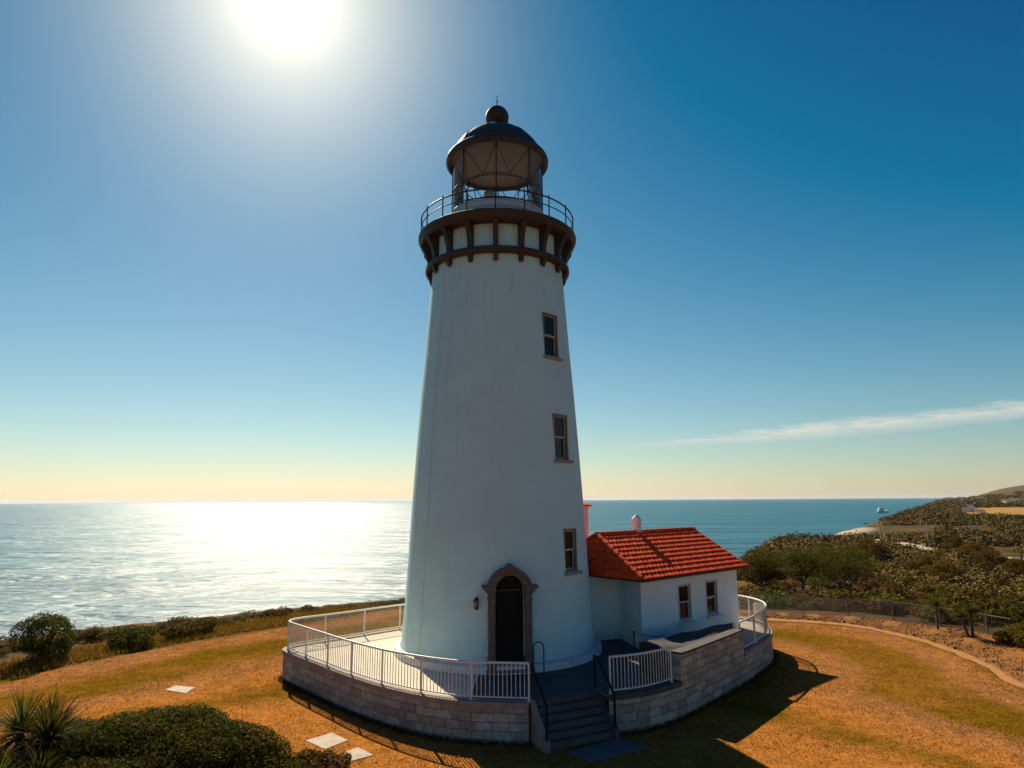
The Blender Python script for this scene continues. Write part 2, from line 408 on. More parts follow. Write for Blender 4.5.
def mat_leaf(name, dark, light, trans=0.25, rough=0.55, dry=None):
    m = bpy.data.materials.new(name); m.use_nodes = True
    N, L = m.node_tree.nodes, m.node_tree.links; b = N['Principled BSDF']; b.inputs['Roughness'].default_value = max(rough, 0.6); b.inputs['Specular IOR Level'].default_value = 0.05
    ge = N.new('ShaderNodeNewGeometry'); oi = N.new('ShaderNodeObjectInfo')
    rp = N.new('ShaderNodeValToRGB'); rp.color_ramp.elements[0].color = (*dark, 1); rp.color_ramp.elements[1].color = (*light, 1)
    if dry:
        e = rp.color_ramp.elements.new(0.9); e.color = (*light, 1); rp.color_ramp.elements[2].color = (*dry, 1)
    L.new(ge.outputs['Random Per Island'], rp.inputs[0])
    hs = N.new('ShaderNodeHueSaturation')
    mm = N.new('ShaderNodeMapRange'); mm.inputs[3].default_value = 0.475; mm.inputs[4].default_value = 0.515; L.new(oi.outputs['Random'], mm.inputs[0]); L.new(mm.outputs[0], hs.inputs['Hue'])
    mv = N.new('ShaderNodeMapRange'); mv.inputs[3].default_value = 0.65; mv.inputs[4].default_value = 1.25
    mo = N.new('ShaderNodeMath'); mo.operation = 'FRACT'; mq = N.new('ShaderNodeMath'); mq.operation = 'MULTIPLY'; mq.inputs[1].default_value = 7.31
    L.new(oi.outputs['Random'], mq.inputs[0]); L.new(mq.outputs[0], mo.inputs[0]); L.new(mo.outputs[0], mv.inputs[0]); L.new(mv.outputs[0], hs.inputs['Value'])
    L.new(rp.outputs[0], hs.inputs['Color']); L.new(hs.outputs[0], b.inputs['Base Color'])
    tr = N.new('ShaderNodeBsdfTranslucent'); L.new(hs.outputs[0], tr.inputs[0])
    mx = N.new('ShaderNodeMixShader'); mx.inputs[0].default_value = trans
    L.new(b.outputs[0], mx.inputs[1]); L.new(tr.outputs[0], mx.inputs[2]); L.new(mx.outputs[0], N['Material Output'].inputs[0])
    return m
M['leaf_dark'] = mat_leaf('dark_green_leaves', (0.024, 0.034, 0.004), (0.150, 0.155, 0.014), 0.45)
M['leaf_olive'] = mat_leaf('olive_leaves', (0.042, 0.032, 0.005), (0.19, 0.12, 0.016), 0.42)
M['leaf_dry'] = mat_leaf('dry_brown_leaves', (0.08, 0.040, 0.013), (0.22, 0.11, 0.030), 0.35)
M['leaf_yellow'] = mat_leaf('yellow_green_leaves', (0.065, 0.055, 0.007), (0.24, 0.17, 0.018), 0.42)
M['leaf_tree'] = mat_leaf('tree_leaves', (0.034, 0.030, 0.006), (0.135, 0.112, 0.015), 0.36)
M['palm'] = mat_leaf('palm_blades', (0.032, 0.046, 0.008), (0.16, 0.15, 0.022), 0.4, 0.45)
M['palm_dry'] = mat_leaf('dry_palm_blades', (0.13, 0.075, 0.030), (0.24, 0.14, 0.055), 0.2)
M['lawn_blade'] = mat_leaf('dry_lawn_blades', (0.15, 0.078, 0.010), (0.33, 0.160, 0.030), 0.3)
M['grass'] = mat_leaf('dry_grass', (0.12, 0.065, 0.008), (0.30, 0.15, 0.018), 0.4)

# ------------------------------------------------------------------ terrain
SEA_Z, G = -18.4, -1.05
COAST = [(-3000, -3600), (-300, -320), (-100, -55), (-52, -10), (-37, 6), (-30, 14.5), (-24, 22), (-17.5, 30.5), (-9, 40), (2, 52), (20, 76), (45, 130), (72, 200), (107, 277), (160, 353), (227, 451), (352, 646), (536, 915), (865, 1411), (1500, 2350), (2700, 4000), (6500, 9500), (14000, 20000)]
COAST = [(a, b) for a, b in COAST]
CP = np.array(COAST, float)

def coast_dist(x, y):
    """signed distance to the cliff line, positive on land"""
    x = np.asarray(x, float); y = np.asarray(y, float)
    best = np.full(x.shape, 1e18); sg = np.ones(x.shape)
    for i in range(len(CP)-1):
        a, b = CP[i], CP[i+1]; d = b-a; l2 = d@d
        t = np.clip(((x-a[0])*d[0]+(y-a[1])*d[1])/l2, 0, 1)
        dx, dy = x-(a[0]+t*d[0]), y-(a[1]+t*d[1]); q = dx*dx+dy*dy
        side = np.where(d[0]*(y-a[1])-d[1]*(x-a[0]) < 0, 1.0, -1.0)
        m = q < best; best = np.where(m, q, best); sg = np.where(m, side, sg)
    return np.sqrt(best)*sg

def vnoise(x, y, seed=0):
    xi = np.floor(x).astype(np.int64); yi = np.floor(y).astype(np.int64); fx = x-xi; fy = y-yi
    fx = fx*fx*(3-2*fx); fy = fy*fy*(3-2*fy)
    def h(a, b):
        n = (a*374761393 + b*668265263 + seed*974711) & 0x7fffffff
        n = ((n ^ (n >> 13))*1274126177) & 0x7fffffff
        return ((n ^ (n >> 16)) & 0xffff)/65535.0
    return (h(xi, yi)*(1-fx)+h(xi+1, yi)*fx)*(1-fy)+(h(xi, yi+1)*(1-fx)+h(xi+1, yi+1)*fx)*fy
def fbm(x, y, seed=0, o=4):
    s = 0; a = 0.5
    for k in range(o): s = s + a*vnoise(x*2**k, y*2**k, seed+k*17); a *= 0.5
    return s
def sstep(a, b, x):
    t = np.clip((x-a)/(b-a), 0, 1); return t*t*(3-2*t)

LAWN = [(18.7, -2.0), (19.5, 1.2), (19.8, 4.6), (19.5, 7.0), (18.4, 9.3), (16.6, 10.5), (14.6, 11.2), (10, 13.6), (4, 15.6), (-2, 16.6), (-6.7, 15.9), (-9.4, 13.0), (-11.9, 10.1), (-14.9, 6.7), (-17.3, 3.0), (-19.2, -0.4), (-24, -7), (-30, -16), (-28, -34), (0, -48), (25, -38), (24, -20), (20.2, -8)]
LAWN_C = catmull(LAWN, 5, True)

def height(x, y):
    x = np.asarray(x, float); y = np.asarray(y, float)
    r = np.hypot(x-0.54, y+26.4)
    rl = np.hypot(x-0.5, y+6)
    base = np.interp(r, [0, 43, 58, 75, 110, 220, 370, 760, 1500, 3000, 9000, 25000], [G, G, -2.6, -4.2, -6.6, -10.8, -14.2, -15.6, -15.0, -12.0, -8.0, -8.0])
    und = (fbm(x/28, y/28, 3)-0.5)*sstep(38, 90, r)*3.2 + (fbm(x/160, y/160, 9)-0.5)*sstep(120, 500, r)*7
    s = coast_dist(x, y)
    az = np.degrees(np.arctan2(x-0.54, y+26.4)); base = base + 6*sstep(620, 1150, r)*sstep(31, 36, az)
    az = np.degrees(np.arctan2(x-0.54, y+26.4))
    far = sstep(1500, 5200, r)*sstep(31.5, 37, az)*(52+30*fbm(x/900, y/900, 21))*sstep(0, 500, s)
    far2 = sstep(5500, 9500, r)*sstep(33.5, 38.5, az)*95*sstep(0, 900, s)
    z = base+und+far+far2
    z = np.where(s < 0, SEA_Z-4, z)
    edge = sstep(0.0, np.interp(r, [0, 60, 400, 2000], [5, 9, 22, 60]), s)
    return SEA_Z-3 + (z-SEA_Z+3)*edge

def hz(x, y): return float(height(np.array([x]), np.array([y]))[0])

def np_mesh(name, V, F):
    me = bpy.data.meshes.new(name)
    V = np.asarray(V, np.float32); F = np.asarray(F, np.int32); k = F.shape[1]
    me.vertices.add(len(V)); me.vertices.foreach_set('co', V.ravel())
    me.loops.add(F.size); me.loops.foreach_set('vertex_index', F.ravel())
    me.polygons.add(len(F)); me.polygons.foreach_set('loop_start', np.arange(0, F.size, k, dtype=np.int32))
    me.update(calc_edges=True); me.validate()
    return me

def mat_terrain():
    m = bpy.data.materials.new('scrub_ground'); m.use_nodes = True
    N, L = m.node_tree.nodes, m.node_tree.links; b = N['Principled BSDF']; b.inputs['Roughness'].default_value = 0.95; b.inputs['Specular IOR Level'].default_value = 0.1
    ge = N.new('ShaderNodeNewGeometry'); at = N.new('ShaderNodeAttribute'); at.attribute_name = 'cover'
    sp = N.new('ShaderNodeSeparateColor'); L.new(at.outputs['Color'], sp.inputs[0])
    def noise(sc, det=6, rgh=0.6):
        n = N.new('ShaderNodeTexNoise'); n.inputs['Scale'].default_value = sc; n.inputs['Detail'].default_value = det; n.inputs['Roughness'].default_value = rgh
        L.new(ge.outputs['Position'], n.inputs['Vector']); return n
    def ramp(src, els):
        r = N.new('ShaderNodeValToRGB'); cr = r.color_ramp
        while len(cr.elements) < len(els): cr.elements.new(0.5)
        for e, (p, c) in zip(cr.elements, els): e.position = p; e.color = (*c, 1)
        L.new(src, r.inputs[0]); return r.outputs[0]
    def mixc(f, a, c, bt='MIX'):
        x = N.new('ShaderNodeMix'); x.data_type = 'RGBA'; x.blend_type = bt
        if isinstance(f, (int, float)): x.inputs[0].default_value = f
        else: L.new(f, x.inputs[0])
        for i, v in ((6, a), (7, c)):
            if isinstance(v, tuple): x.inputs[i].default_value = (*v, 1)
            else: L.new(v, x.inputs[i])
        return x.outputs[2]
    n1 = noise(0.03, 8, 0.65); n2 = noise(0.5, 8, 0.7); n3 = noise(0.006, 5)
    c1 = ramp(n1.outputs[0], [(0.38, (0.055, 0.036, 0.010)), (0.52, (0.11, 0.064, 0.015)), (0.68, (0.24, 0.12, 0.030))])
    c2 = ramp(n2.outputs[0], [(0.35, (0.45, 0.45, 0.42)), (0.65, (1.35, 1.3, 1.2))])
    c = mixc(0.9, c1, c2, 'MULTIPLY')
    c = mixc(ramp(n3.outputs[0], [(0.45, (0, 0, 0)), (0.6, (0.5, 0.5, 0.5))]), c, (0.035, 0.032, 0.014))
    nn = noise(0.08, 6)
    c = mixc(sp.outputs[1], c, ramp(nn.outputs[0], [(0.35, (0.30, 0.165, 0.045)), (0.7, (0.42, 0.25, 0.08))]))
    c = mixc(sp.outputs[0], c, (0.46, 0.36, 0.26))
    L.new(c, b.inputs['Base Color'])
    bp = N.new('ShaderNodeBump'); bp.inputs['Strength'].default_value = 0.8; bp.inputs['Distance'].default_value = 0.6
    L.new(n2.outputs[0], bp.inputs['Height']); L.new(bp.outputs[0], b.inputs['Normal'])
    return m
M['terrain'] = mat_terrain()

FIELDS = [((45.0, 58.0), (6.5, 4.0), 0.2), ((31.0, 41.5), (7, 1.8), 0.15), ((640, 745), (200, 90), -0.85), ((1000, 1330), (120, 200), -0.6)]
def cover(x, y):
    s = coast_dist(x, y)
    beach = sstep(0, 3, s)*(1-sstep(24, 38, s))*sstep(335, 350, y)*(1-sstep(440, 470, y))
    beach = np.maximum(beach, 0.55*sstep(-2, 2, s)*(1-sstep(4, 10, s))*(x > 90))
    fld = np.zeros_like(s)
    for (cx, cy), (a, b), rot in FIELDS:
        dx, dy = x-cx, y-cy; u = dx*math.cos(rot)+dy*math.sin(rot)
        # fields lie across the view
        u = dx*math.cos(-rot)+dy*math.sin(-rot); v = -dx*math.sin(-rot)+dy*math.cos(-rot)
        q = np.sqrt((u/a)**2+(v/b)**2)+(fbm(x/a*3, y/a*3, 31)-0.5)*0.5
        fld = np.maximum(fld, 1-sstep(0.8, 1.05, q))
    return beach, fld

def build_terrain():
    ang = np.concatenate([np.linspace(-180, -60, 50, endpoint=False), np.linspace(-60, -8, 260, endpoint=False), np.linspace(-8, 50, 640, endpoint=False), np.linspace(50, 180, 60, endpoint=False)])
    a = np.radians(ang); rr = np.concatenate([[3.0], np.geomspace(6, 16000, 300)])
    A, RR = np.meshgrid(a, rr); X = 0.54+RR*np.sin(A); Y = -26.4+RR*np.cos(A)
    Z = height(X, Y) 
    Z = np.where(np.hypot(X, Y+6) < 10, Z-0.02, Z)
    n, k = len(rr), len(a)
    V = np.stack([X, Y, Z-0.03], -1).reshape(-1, 3)
    i = np.arange(n-1)[:, None]; j = np.arange(k)[None, :]; j2 = (j+1) % k
    F = np.stack(np.broadcast_arrays(i*k+j, (i+1)*k+j, (i+1)*k+j2, i*k+j2), -1).reshape(-1, 4)
    # drop everything far out at sea
    s = coast_dist(V[:, 0], V[:, 1]); keep = (s[F].max(1) > -30)
    F = F[keep][:, ::-1]
    me = np_mesh('ground', V, F)
    be, fl = cover(V[:, 0], V[:, 1])
    ca = me.color_attributes.new('cover', 'FLOAT_COLOR', 'POINT')
    C = np.zeros((len(V), 4), np.float32); C[:, 0] = be; C[:, 1] = fl; C[:, 3] = 1
    ca.data.foreach_set('color', C.ravel())
    me.polygons.foreach_set('use_smooth', np.ones(len(me.polygons), bool))
    o = link_mesh('ground', me, M['terrain']); o['kind'] = 'structure'
build_terrain()

def mat_sea():
    m = bpy.data.materials.new('sea_water'); m.use_nodes = True
    N, L = m.node_tree.nodes, m.node_tree.links; b = N['Principled BSDF']
    b.inputs['Base Color'].default_value = (0.004, 0.085, 0.115, 1); b.inputs['Roughness'].default_value = 0.30; b.inputs['IOR'].default_value = 1.33
    b.inputs['Specular IOR Level'].default_value = 0.5
    ge = N.new('ShaderNodeNewGeometry')
    def waves(rot, sx, sy, sc, det):
        mp = N.new('ShaderNodeMapping'); mp.inputs['Rotation'].default_value = (0, 0, rot); mp.inputs['Scale'].default_value = (sx, sy, 1)
        L.new(ge.outputs['Position'], mp.inputs[0])
        n = N.new('ShaderNodeTexNoise'); n.inputs['Scale'].default_value = sc; n.inputs['Detail'].default_value = det; n.inputs['Roughness'].default_value = 0.54
        L.new(mp.outputs[0], n.inputs['Vector']); return n.outputs[0]
    w1 = waves(0.55, 0.30, 1.0, 0.38, 8); w2 = waves(0.45, 0.35, 1.0, 0.03, 5)
    ad = N.new('ShaderNodeMath'); ad.operation = 'MULTIPLY_ADD'; L.new(w2, ad.inputs[0]); ad.inputs[1].default_value = 7.0; L.new(w1, ad.inputs[2])
    bp = N.new('ShaderNodeBump'); bp.inputs['Strength'].default_value = 1.0; bp.inputs['Distance'].default_value = 1.7
    L.new(ad.outputs[0], bp.inputs['Height']); L.new(bp.outputs[0], b.inputs['Normal'])
    # drifting patches of paler and deeper water
    w3 = waves(0.3, 0.15, 1.0, 0.01, 4)
    rp = N.new('ShaderNodeValToRGB'); rp.color_ramp.elements[0].position = 0.38; rp.color_ramp.elements[1].position = 0.66
    rp.color_ramp.elements[0].color = (0.000, 0.085, 0.135, 1); rp.color_ramp.elements[1].color = (0.000, 0.135, 0.180, 1)
    L.new(w3, rp.inputs[0]); L.new(rp.outputs[0], b.inputs['Base Color'])
    return m
M['sea'] = mat_sea()
def build_sea():
    a = np.linspace(0, 2*np.pi, 180, endpoint=False); rr = np.concatenate([[1.0], np.geomspace(20, 90000, 60)])
    A, RR = np.meshgrid(a, rr); V = np.stack([RR*np.sin(A), RR*np.cos(A), np.full_like(A, SEA_Z)], -1).reshape(-1, 3)
    n, k = len(rr), len(a); i = np.arange(n-1)[:, None]; j = np.arange(k)[None, :]; j2 = (j+1) % k
    F = np.stack(np.broadcast_arrays(i*k+j, i*k+j2, (i+1)*k+j2, (i+1)*k+j), -1).reshape(-1, 4)[:, ::-1]
    o = link_mesh('sea', np_mesh('sea', V, F), M['sea']); o['kind'] = 'structure'
build_sea()

def mat_lawn():
    m = bpy.data.materials.new('dry_lawn'); m.use_nodes = True
    N, L = m.node_tree.nodes, m.node_tree.links; b = N['Principled BSDF']; b.inputs['Roughness'].default_value = 0.95; b.inputs['Specular IOR Level'].default_value = 0.0
    ge = N.new('ShaderNodeNewGeometry'); uv = N.new('ShaderNodeUVMap'); uv.uv_map = 'UVMap'
    sx = N.new('ShaderNodeSeparateXYZ'); L.new(uv.outputs[0], sx.inputs[0])
    def noise(sc, det=6, rgh=0.6, vec=None, dist=0.0):
        n = N.new('ShaderNodeTexNoise'); n.inputs['Scale'].default_value = sc; n.inputs['Detail'].default_value = det; n.inputs['Roughness'].default_value = rgh; n.inputs['Distortion'].default_value = dist
        L.new(vec or ge.outputs['Position'], n.inputs['Vector']); return n.outputs[0]
    def ramp(src, els):
        r = N.new('ShaderNodeValToRGB'); cr = r.color_ramp
        while len(cr.elements) < len(els): cr.elements.new(0.5)
        for e, (p, c) in zip(cr.elements, els): e.position = p; e.color = (*c, 1)
        L.new(src, r.inputs[0]); return r.outputs[0]
    def mixc(f, a, c, bt='MIX'):
        x = N.new('ShaderNodeMix'); x.data_type = 'RGBA'; x.blend_type = bt
        if isinstance(f, (int, float)): x.inputs[0].default_value = f
        else: L.new(f, x.inputs[0])
        for i, v in ((6, a), (7, c)):
            if isinstance(v, tuple): x.inputs[i].default_value = (*v, 1)
            else: L.new(v, x.inputs[i])
        return x.outputs[2]
    # distance from the lawn's edge (v, in metres) with a ragged wobble: worn and greener bands follow the edge
    wob = noise(0.35, 4)
    v = N.new('ShaderNodeMath'); v.operation = 'MULTIPLY_ADD'; L.new(wob, v.inputs[0]); v.inputs[1].default_value = 2.4; L.new(sx.outputs[1], v.inputs[2])
    mr = N.new('ShaderNodeMath'); mr.operation = 'DIVIDE'; L.new(v.outputs[0], mr.inputs[0]); mr.inputs[1].default_value = 14.0
    straw, bare, green = (0.375, 0.148, 0.034), (0.300, 0.132, 0.052), (0.150, 0.083, 0.005)
    band = ramp(mr.outputs[0], [(0.0, green), (0.09, green), (0.13, bare), (0.22, bare), (0.30, green), (0.46, green), (0.55, bare), (0.72, straw), (0.86, green), (1.0, straw)])
    big = noise(0.22, 5, 0.55, dist=0.8)
    c = mixc(ramp(big, [(0.42, (0, 0, 0)), (0.66, (0.5, 0.5, 0.5))]), band, straw)
    fine = noise(14.0, 6, 0.75); mid = noise(2.5, 6, 0.7)
    c = mixc(1.0, c, ramp(fine, [(0.32, (0.38, 0.40, 0.40)), (0.66, (1.62, 1.55, 1.45))]), 'MULTIPLY')
    c = mixc(1.0, c, ramp(mid, [(0.32, (0.62, 0.68, 0.7)), (0.68, (1.28, 1.24, 1.15))]), 'MULTIPLY')
    L.new(c, b.inputs['Base Color'])
    bp = N.new('ShaderNodeBump'); bp.inputs['Strength'].default_value = 0.7; bp.inputs['Distance'].default_value = 0.05
    L.new(fine, bp.inputs['Height']); L.new(bp.outputs[0], b.inputs['Normal'])
    return m
M['lawn'] = mat_lawn()
def build_lawn():
    pts = [Vector((p[0], p[1])) for p in LAWN_C]; n = len(pts); c = Vector((0, -4)); mb = MB(); K = 16
    rings = []
    fr = [1-(q/K)**1.6 for q in range(K)]
    V = []; D = []
    for q in range(K):
        for p in pts:
            w = c+(p-c)*fr[q]; V.append((w.x, w.y, G)); D.append((p-w).length)
    V.append((c.x, c.y, G)); D.append(20)
    F = []; UV = []
    for q in range(K-1):
        for i in range(n):
            j = (i+1) % n; f = (q*n+i, q*n+j, (q+1)*n+j, (q+1)*n+i); F.append(f); UV.append([(i*0.1, D[k]) for k in f])
    for i in range(n):
        f = ((K-1)*n+i, (K-1)*n+(i+1) % n, K*n); F.append(f); UV.append([(i*0.1, D[k]) for k in f])
    mb.add(V, F, UV)
    o = mb.build('lawn', M['lawn'], smooth=180); o['kind'] = 'structure'
build_lawn()

def mat_gravel():
    m = mat('gravel_bank', (0.19, 0.076, 0.018), 0.95, (0.33, 0.15, 0.038), 5, detail=9, bump=1.0, bscale=9, contrast=(0.3, 0.7), spec=0.05)
    return m
M['gravel'] = mat_gravel()
M['dirt'] = mat('sandy_dirt_edge', (0.40, 0.175, 0.055), 0.95, (0.27, 0.11, 0.028), 3, detail=8, bump=0.8, bscale=16)
def strip(name, inner, outer, zi, zo, m, kind='structure', rows=4, noise=0.0):
    mb = MB(); n = len(inner); V = []
    for k in range(rows+1):
        t = k/rows
        for i in range(n):
            x = inner[i][0]*(1-t)+outer[i][0]*t; y = inner[i][1]*(1-t)+outer[i][1]*t
            V.append((x, y, zi*(1-t)+zo*t+noise*math.sin(math.pi*t)*(0.5+0.5*math.sin(i*1.7))))
    F = [(k*n+i, k*n+i+1, (k+1)*n+i+1, (k+1)*n+i) for k in range(rows) for i in range(n-1)]
    mb.add(V, F); o = mb.build(name, m, smooth=180); o['kind'] = kind; return o
_in = catmull([(24, -20), (20.2, -8), (18.7, -2.0), (19.5, 1.2), (19.8, 4.6), (19.5, 7.0), (18.4, 9.3), (16.6, 10.5), (14.6, 11.2), (10, 13.6), (4, 15.6)], 5)
_mid = catmull([(24.4, -20), (20.6, -8), (19.1, -2.0), (19.9, 1.2), (20.15, 4.6), (19.85, 7.2), (18.7, 9.7), (16.8, 11.0), (14.8, 11.8), (10.1, 14.1), (4, 16.0)], 5)
_out = catmull([(30, -20), (26, -8), (24.2, -2.2), (24.2, 2.0), (24.0, 6.6), (22.3, 9.3), (20.2, 11.8), (17.6, 12.9), (15.4, 13.6), (10.8, 15.6), (4, 17.6)], 5)
_jr = random.Random(2)
_mid = [(a+_jr.uniform(-0.10, 0.10), b+_jr.uniform(-0.10, 0.10)) for a, b in _mid]
_in = [(a+_jr.uniform(-0.10, 0.06), b+_jr.uniform(-0.10, 0.06)) for a, b in _in]
strip('dirt_border', _in, _mid, G+0.012, G+0.03, M['dirt'], rows=3, noise=0.02)
strip('gravel_bank', _mid, _out, G+0.028, G+0.06, M['gravel'], rows=6, noise=0.14)

# ------------------------------------------------------------------ lighthouse
TX = -0.06
lh = thing('lighthouse', 'tall white round lighthouse tower with brown gallery and dark green domed lantern', 'lighthouse', (TX, 0, 0))
TP = [(0.0, 3.86), (0.3, 3.76), (1.0, 3.69), (1.8, 3.63), (3.7, 3.53), (5.7, 3.43), (7.7, 3.31), (9.8, 3.17), (11.9, 3.01), (14.1, 2.86), (15.0, 2.80), (16.62, 2.78)]
def tr(z): return float(np.interp(z, [p[0] for p in TP], [p[1] for p in TP]))
def pol(az, r, z): a = math.radians(az); return Vector((r*math.sin(a), -r*math.cos(a), z))
def azM(az):                                       # local frame: x along the wall, y inwards, z up
    return Matrix.Rotation(math.radians(az), 3, 'Z')

TOWER_WIN = [(45.5, 11.10, 12.86, 0.86), (48.5, 7.12, 8.86, 0.86), (51.0, 3.08, 4.60, 0.82)]   # azimuth, sill, head, width
DOOR = (7.4, 0.15, 2.62, 0.50)                     # azimuth, foot, springing, half width

def cut(obj, cutters):
    """bool-difference the cutter meshes out of obj and bake the result"""
    mods = []
    for c in cutters:
        md = obj.modifiers.new('cut', 'BOOLEAN'); md.operation = 'DIFFERENCE'; md.object = c; md.solver = 'EXACT'; mods.append(md)
    bpy.context.view_layer.update()
    dg = bpy.context.evaluated_depsgraph_get()
    me = bpy.data.meshes.new_from_object(obj.evaluated_get(dg))
    obj.modifiers.clear(); obj.data = me
    for c in cutters: bpy.data.objects.remove(c, do_unlink=True)

prof = []
for i in range(60):
    z = 16.62*i/59; prof.append((z, tr(z)))
mb = MB(); mb.lathe(prof, 128, True, True)
body = mb.build('tower_wall', M['white'], lh, smooth=40)
cutters = []
for az, z0, z1, w in TOWER_WIN:
    r = tr((z0+z1)/2); c = MB(); c.box(pol(az, r+0.1, (z0+z1)/2), (w, 0.86, z1-z0), azM(az)); cutters.append(c.build('cutter', M['reveal'], lh))
c = MB()
az, dz0, zs, hw = DOOR; Ma = azM(az); rr_ = tr(0.4)
outl = [(-hw, dz0), (hw, dz0)] + [(hw*math.cos(t), zs+hw*math.sin(t)) for t in [math.pi*k/14 for k in range(15)]]
base_ = pol(az, rr_, 0)
def doorpt(x, y, z): return base_ + Ma @ Vector((x, y, 0)) + Vector((0, 0, z))
n = len(outl)
c.add([doorpt(x, -0.8, z) for x, z in outl] + [doorpt(x, 0.46, z) for x, z in outl],
      [tuple(range(n)), tuple(range(n, 2*n))[::-1]] + [(i, i+n, (i+1) % n+n, (i+1) % n) for i in range(n)])
cutters.append(c.build('cutter', M['reveal'], lh))
cut(body, cutters)
bm = bmesh.new(); bm.from_mesh(body.data)
for f in bm.faces: f.smooth = True
for e in bm.edges:
    if len(e.link_faces) == 2: e.smooth = e.calc_face_angle(0) < math.radians(25)
bm.to_mesh(body.data); bm.free()

mb = MB(); mb.lathe([(0.0, 4.02), (0.20, 4.00), (0.235, 3.97), (0.26, 3.79)], 128); mb.build('base_plinth', M['plinth'], lh, smooth=40)

def sash_window(parent, origin, Mx, w, h, reveal_mat, sill_mat, sill_over=0.09, depth=0.0):
    """origin: centre of the sill line on the wall plane; local x along, y inwards, z up"""
    o = Vector(origin)
    fr = MB(); t = 0.07
    def bx(m, x, y, z, sx, sy, sz, bev=0.006): m.box(o + Mx @ Vector((x, y, z)), (sx, sy, sz), Mx, bev)
    bx(fr, -w/2+t/2, 0.02+depth, h/2, t, 0.16, h); bx(fr, w/2-t/2, 0.02+depth, h/2, t, 0.16, h)
    bx(fr, 0, 0.02+depth, h-t/2, w-2*t-0.004, 0.16, t); bx(fr, 0, 0.02+depth, t/2, w-2*t-0.004, 0.16, t)
    f = fr.build('window', reveal_mat, parent)
    iw, ih = w-2*t, h-2*t; s = 0.042
    for k, (zc, yo) in enumerate(((t+ih*0.75, 0.035), (t+ih*0.25, 0.075))):
        sm = MB(); hh = ih*0.5+0.01
        bx(sm, -iw/2+s/2+0.002, yo+depth, zc, s, 0.035, hh); bx(sm, iw/2-s/2-0.002, yo+depth, zc, s, 0.035, hh)
        bx(sm, 0, yo+depth, zc+hh/2-s/2, iw-2*s, 0.035, s); bx(sm, 0, yo+depth, zc-hh/2+s/2, iw-2*s, 0.035, s)
        sm.build('sash', M['frame'], f)
        p = MB(); bx(p, 0, yo+depth+0.004, zc, iw-2*s-0.002, 0.012, hh-2*s-0.002, 0); p.build('pane', M['pane'], f)
    si = MB(); bx(si, 0, -0.045+depth*0.5, -0.055, w+2*sill_over, 0.30+depth, 0.10, 0.015); si.build('sill', sill_mat, f)
    return f
for az, z0, z1, w in TOWER_WIN:
    r = tr((z0+z1)/2)
    sash_window(lh, pol(az, r*math.cos(0.14)+0.005, z0+0.002), azM(az), w-0.004, z1-z0-0.004, M['reveal'], M['sill'], depth=0.06)
    # projecting moulded head over the opening
# door leaf, fanlight and stone surround
dr = MB()
n = len(outl); ins = [(x*0.985, dz0+0.01+(z-dz0)*0.99) for x, z in outl]
dr.add([doorpt(x, 0.33, z) for x, z in ins] + [doorpt(x, 0.40, z) for x, z in ins],
       [tuple(range(n)), tuple(range(n, 2*n))[::-1]] + [(i, i+n, (i+1) % n+n, (i+1) % n) for i in range(n)])
for (px, pz, pw, ph) in ((-0.23, 0.75, 0.34, 0.9), (0.23, 0.75, 0.34, 0.9), (-0.23, 1.9, 0.34, 1.05), (0.23, 1.9, 0.34, 1.05)):
    dr.box(doorpt(px, 0.325, pz), (pw, 0.03, ph), Ma, 0.01)
d_o = dr.build('door', M['door'], lh)
tb = MB(); tb.box(doorpt(0, 0.30, zs-0.02), (hw*1.96, 0.10, 0.06), Ma, 0.008); tb.build('transom', M['fascia'], d_o)
hd = MB(); hd.tube([doorpt(0.33, 0.32, 1.22), doorpt(0.33, 0.24, 1.22), doorpt(0.22, 0.24, 1.22)], 0.016, 8); hd.build('handle', M['dark_iron'], d_o)
su = MB()
for sgn in (-1, 1):
    su.box(doorpt(sgn*(hw+0.125), 0.06, (zs+dz0)/2), (0.23, 0.46, zs-dz0), Ma, 0.012)
    su.box(doorpt(sgn*(hw+0.125), 0.0, dz0+0.17), (0.285, 0.46, 0.34), Ma, 0.02)
    su.box(doorpt(sgn*(hw+0.125), 0.02, zs-0.26), (0.275, 0.46, 0.07), Ma, 0.015)
    # flared impost with ears
    q = [(hw+0.005, zs-0.10), (hw+0.25, zs-0.10), (hw+0.46, zs+0.12), (hw+0.46, zs+0.16), (hw+0.005, zs+0.16)]
    q = [(sgn*x, z) for x, z in q]; k = len(q)
    su.add([doorpt(x, -0.20, z) for x, z in q] + [doorpt(x, 0.32, z) for x, z in q],
           [tuple(range(k)), tuple(range(k, 2*k))[::-1]] + [(i, i+k, (i+1) % k+k, (i+1) % k) for i in range(k)])
su.box(doorpt(0, 0.0, dz0-0.06), (2*hw+0.6, 0.56, 0.12), Ma, 0.02)
def arch(ri, ro, y0, y1):
    k = 25; A = [math.pi*(0.0+i/(k-1)) for i in range(k)]
    V = [doorpt(r*math.cos(a), y, zs+0.162+r*math.sin(a)*1.0) for a in A for (r, y) in ((ri, y0), (ro, y0), (ro, y1), (ri, y1))]
    F = []
    for i in range(k-1):
        for e in range(4): F.append((i*4+e, i*4+(e+1) % 4, (i+1)*4+(e+1) % 4, (i+1)*4+e))
    su.add(V, F)
zs_save = zs; zs = zs-0.16
arch(hw+0.004, hw+0.20, -0.14, 0.36); arch(hw+0.20, hw+0.27, -0.19, 0.36)
zs = zs_save
su.box(doorpt(0, 0.0, zs+hw+0.20), (0.18, 0.50, 0.34), Ma, 0.015)
su.build('door_surround', M['surround'], lh, smooth=30)

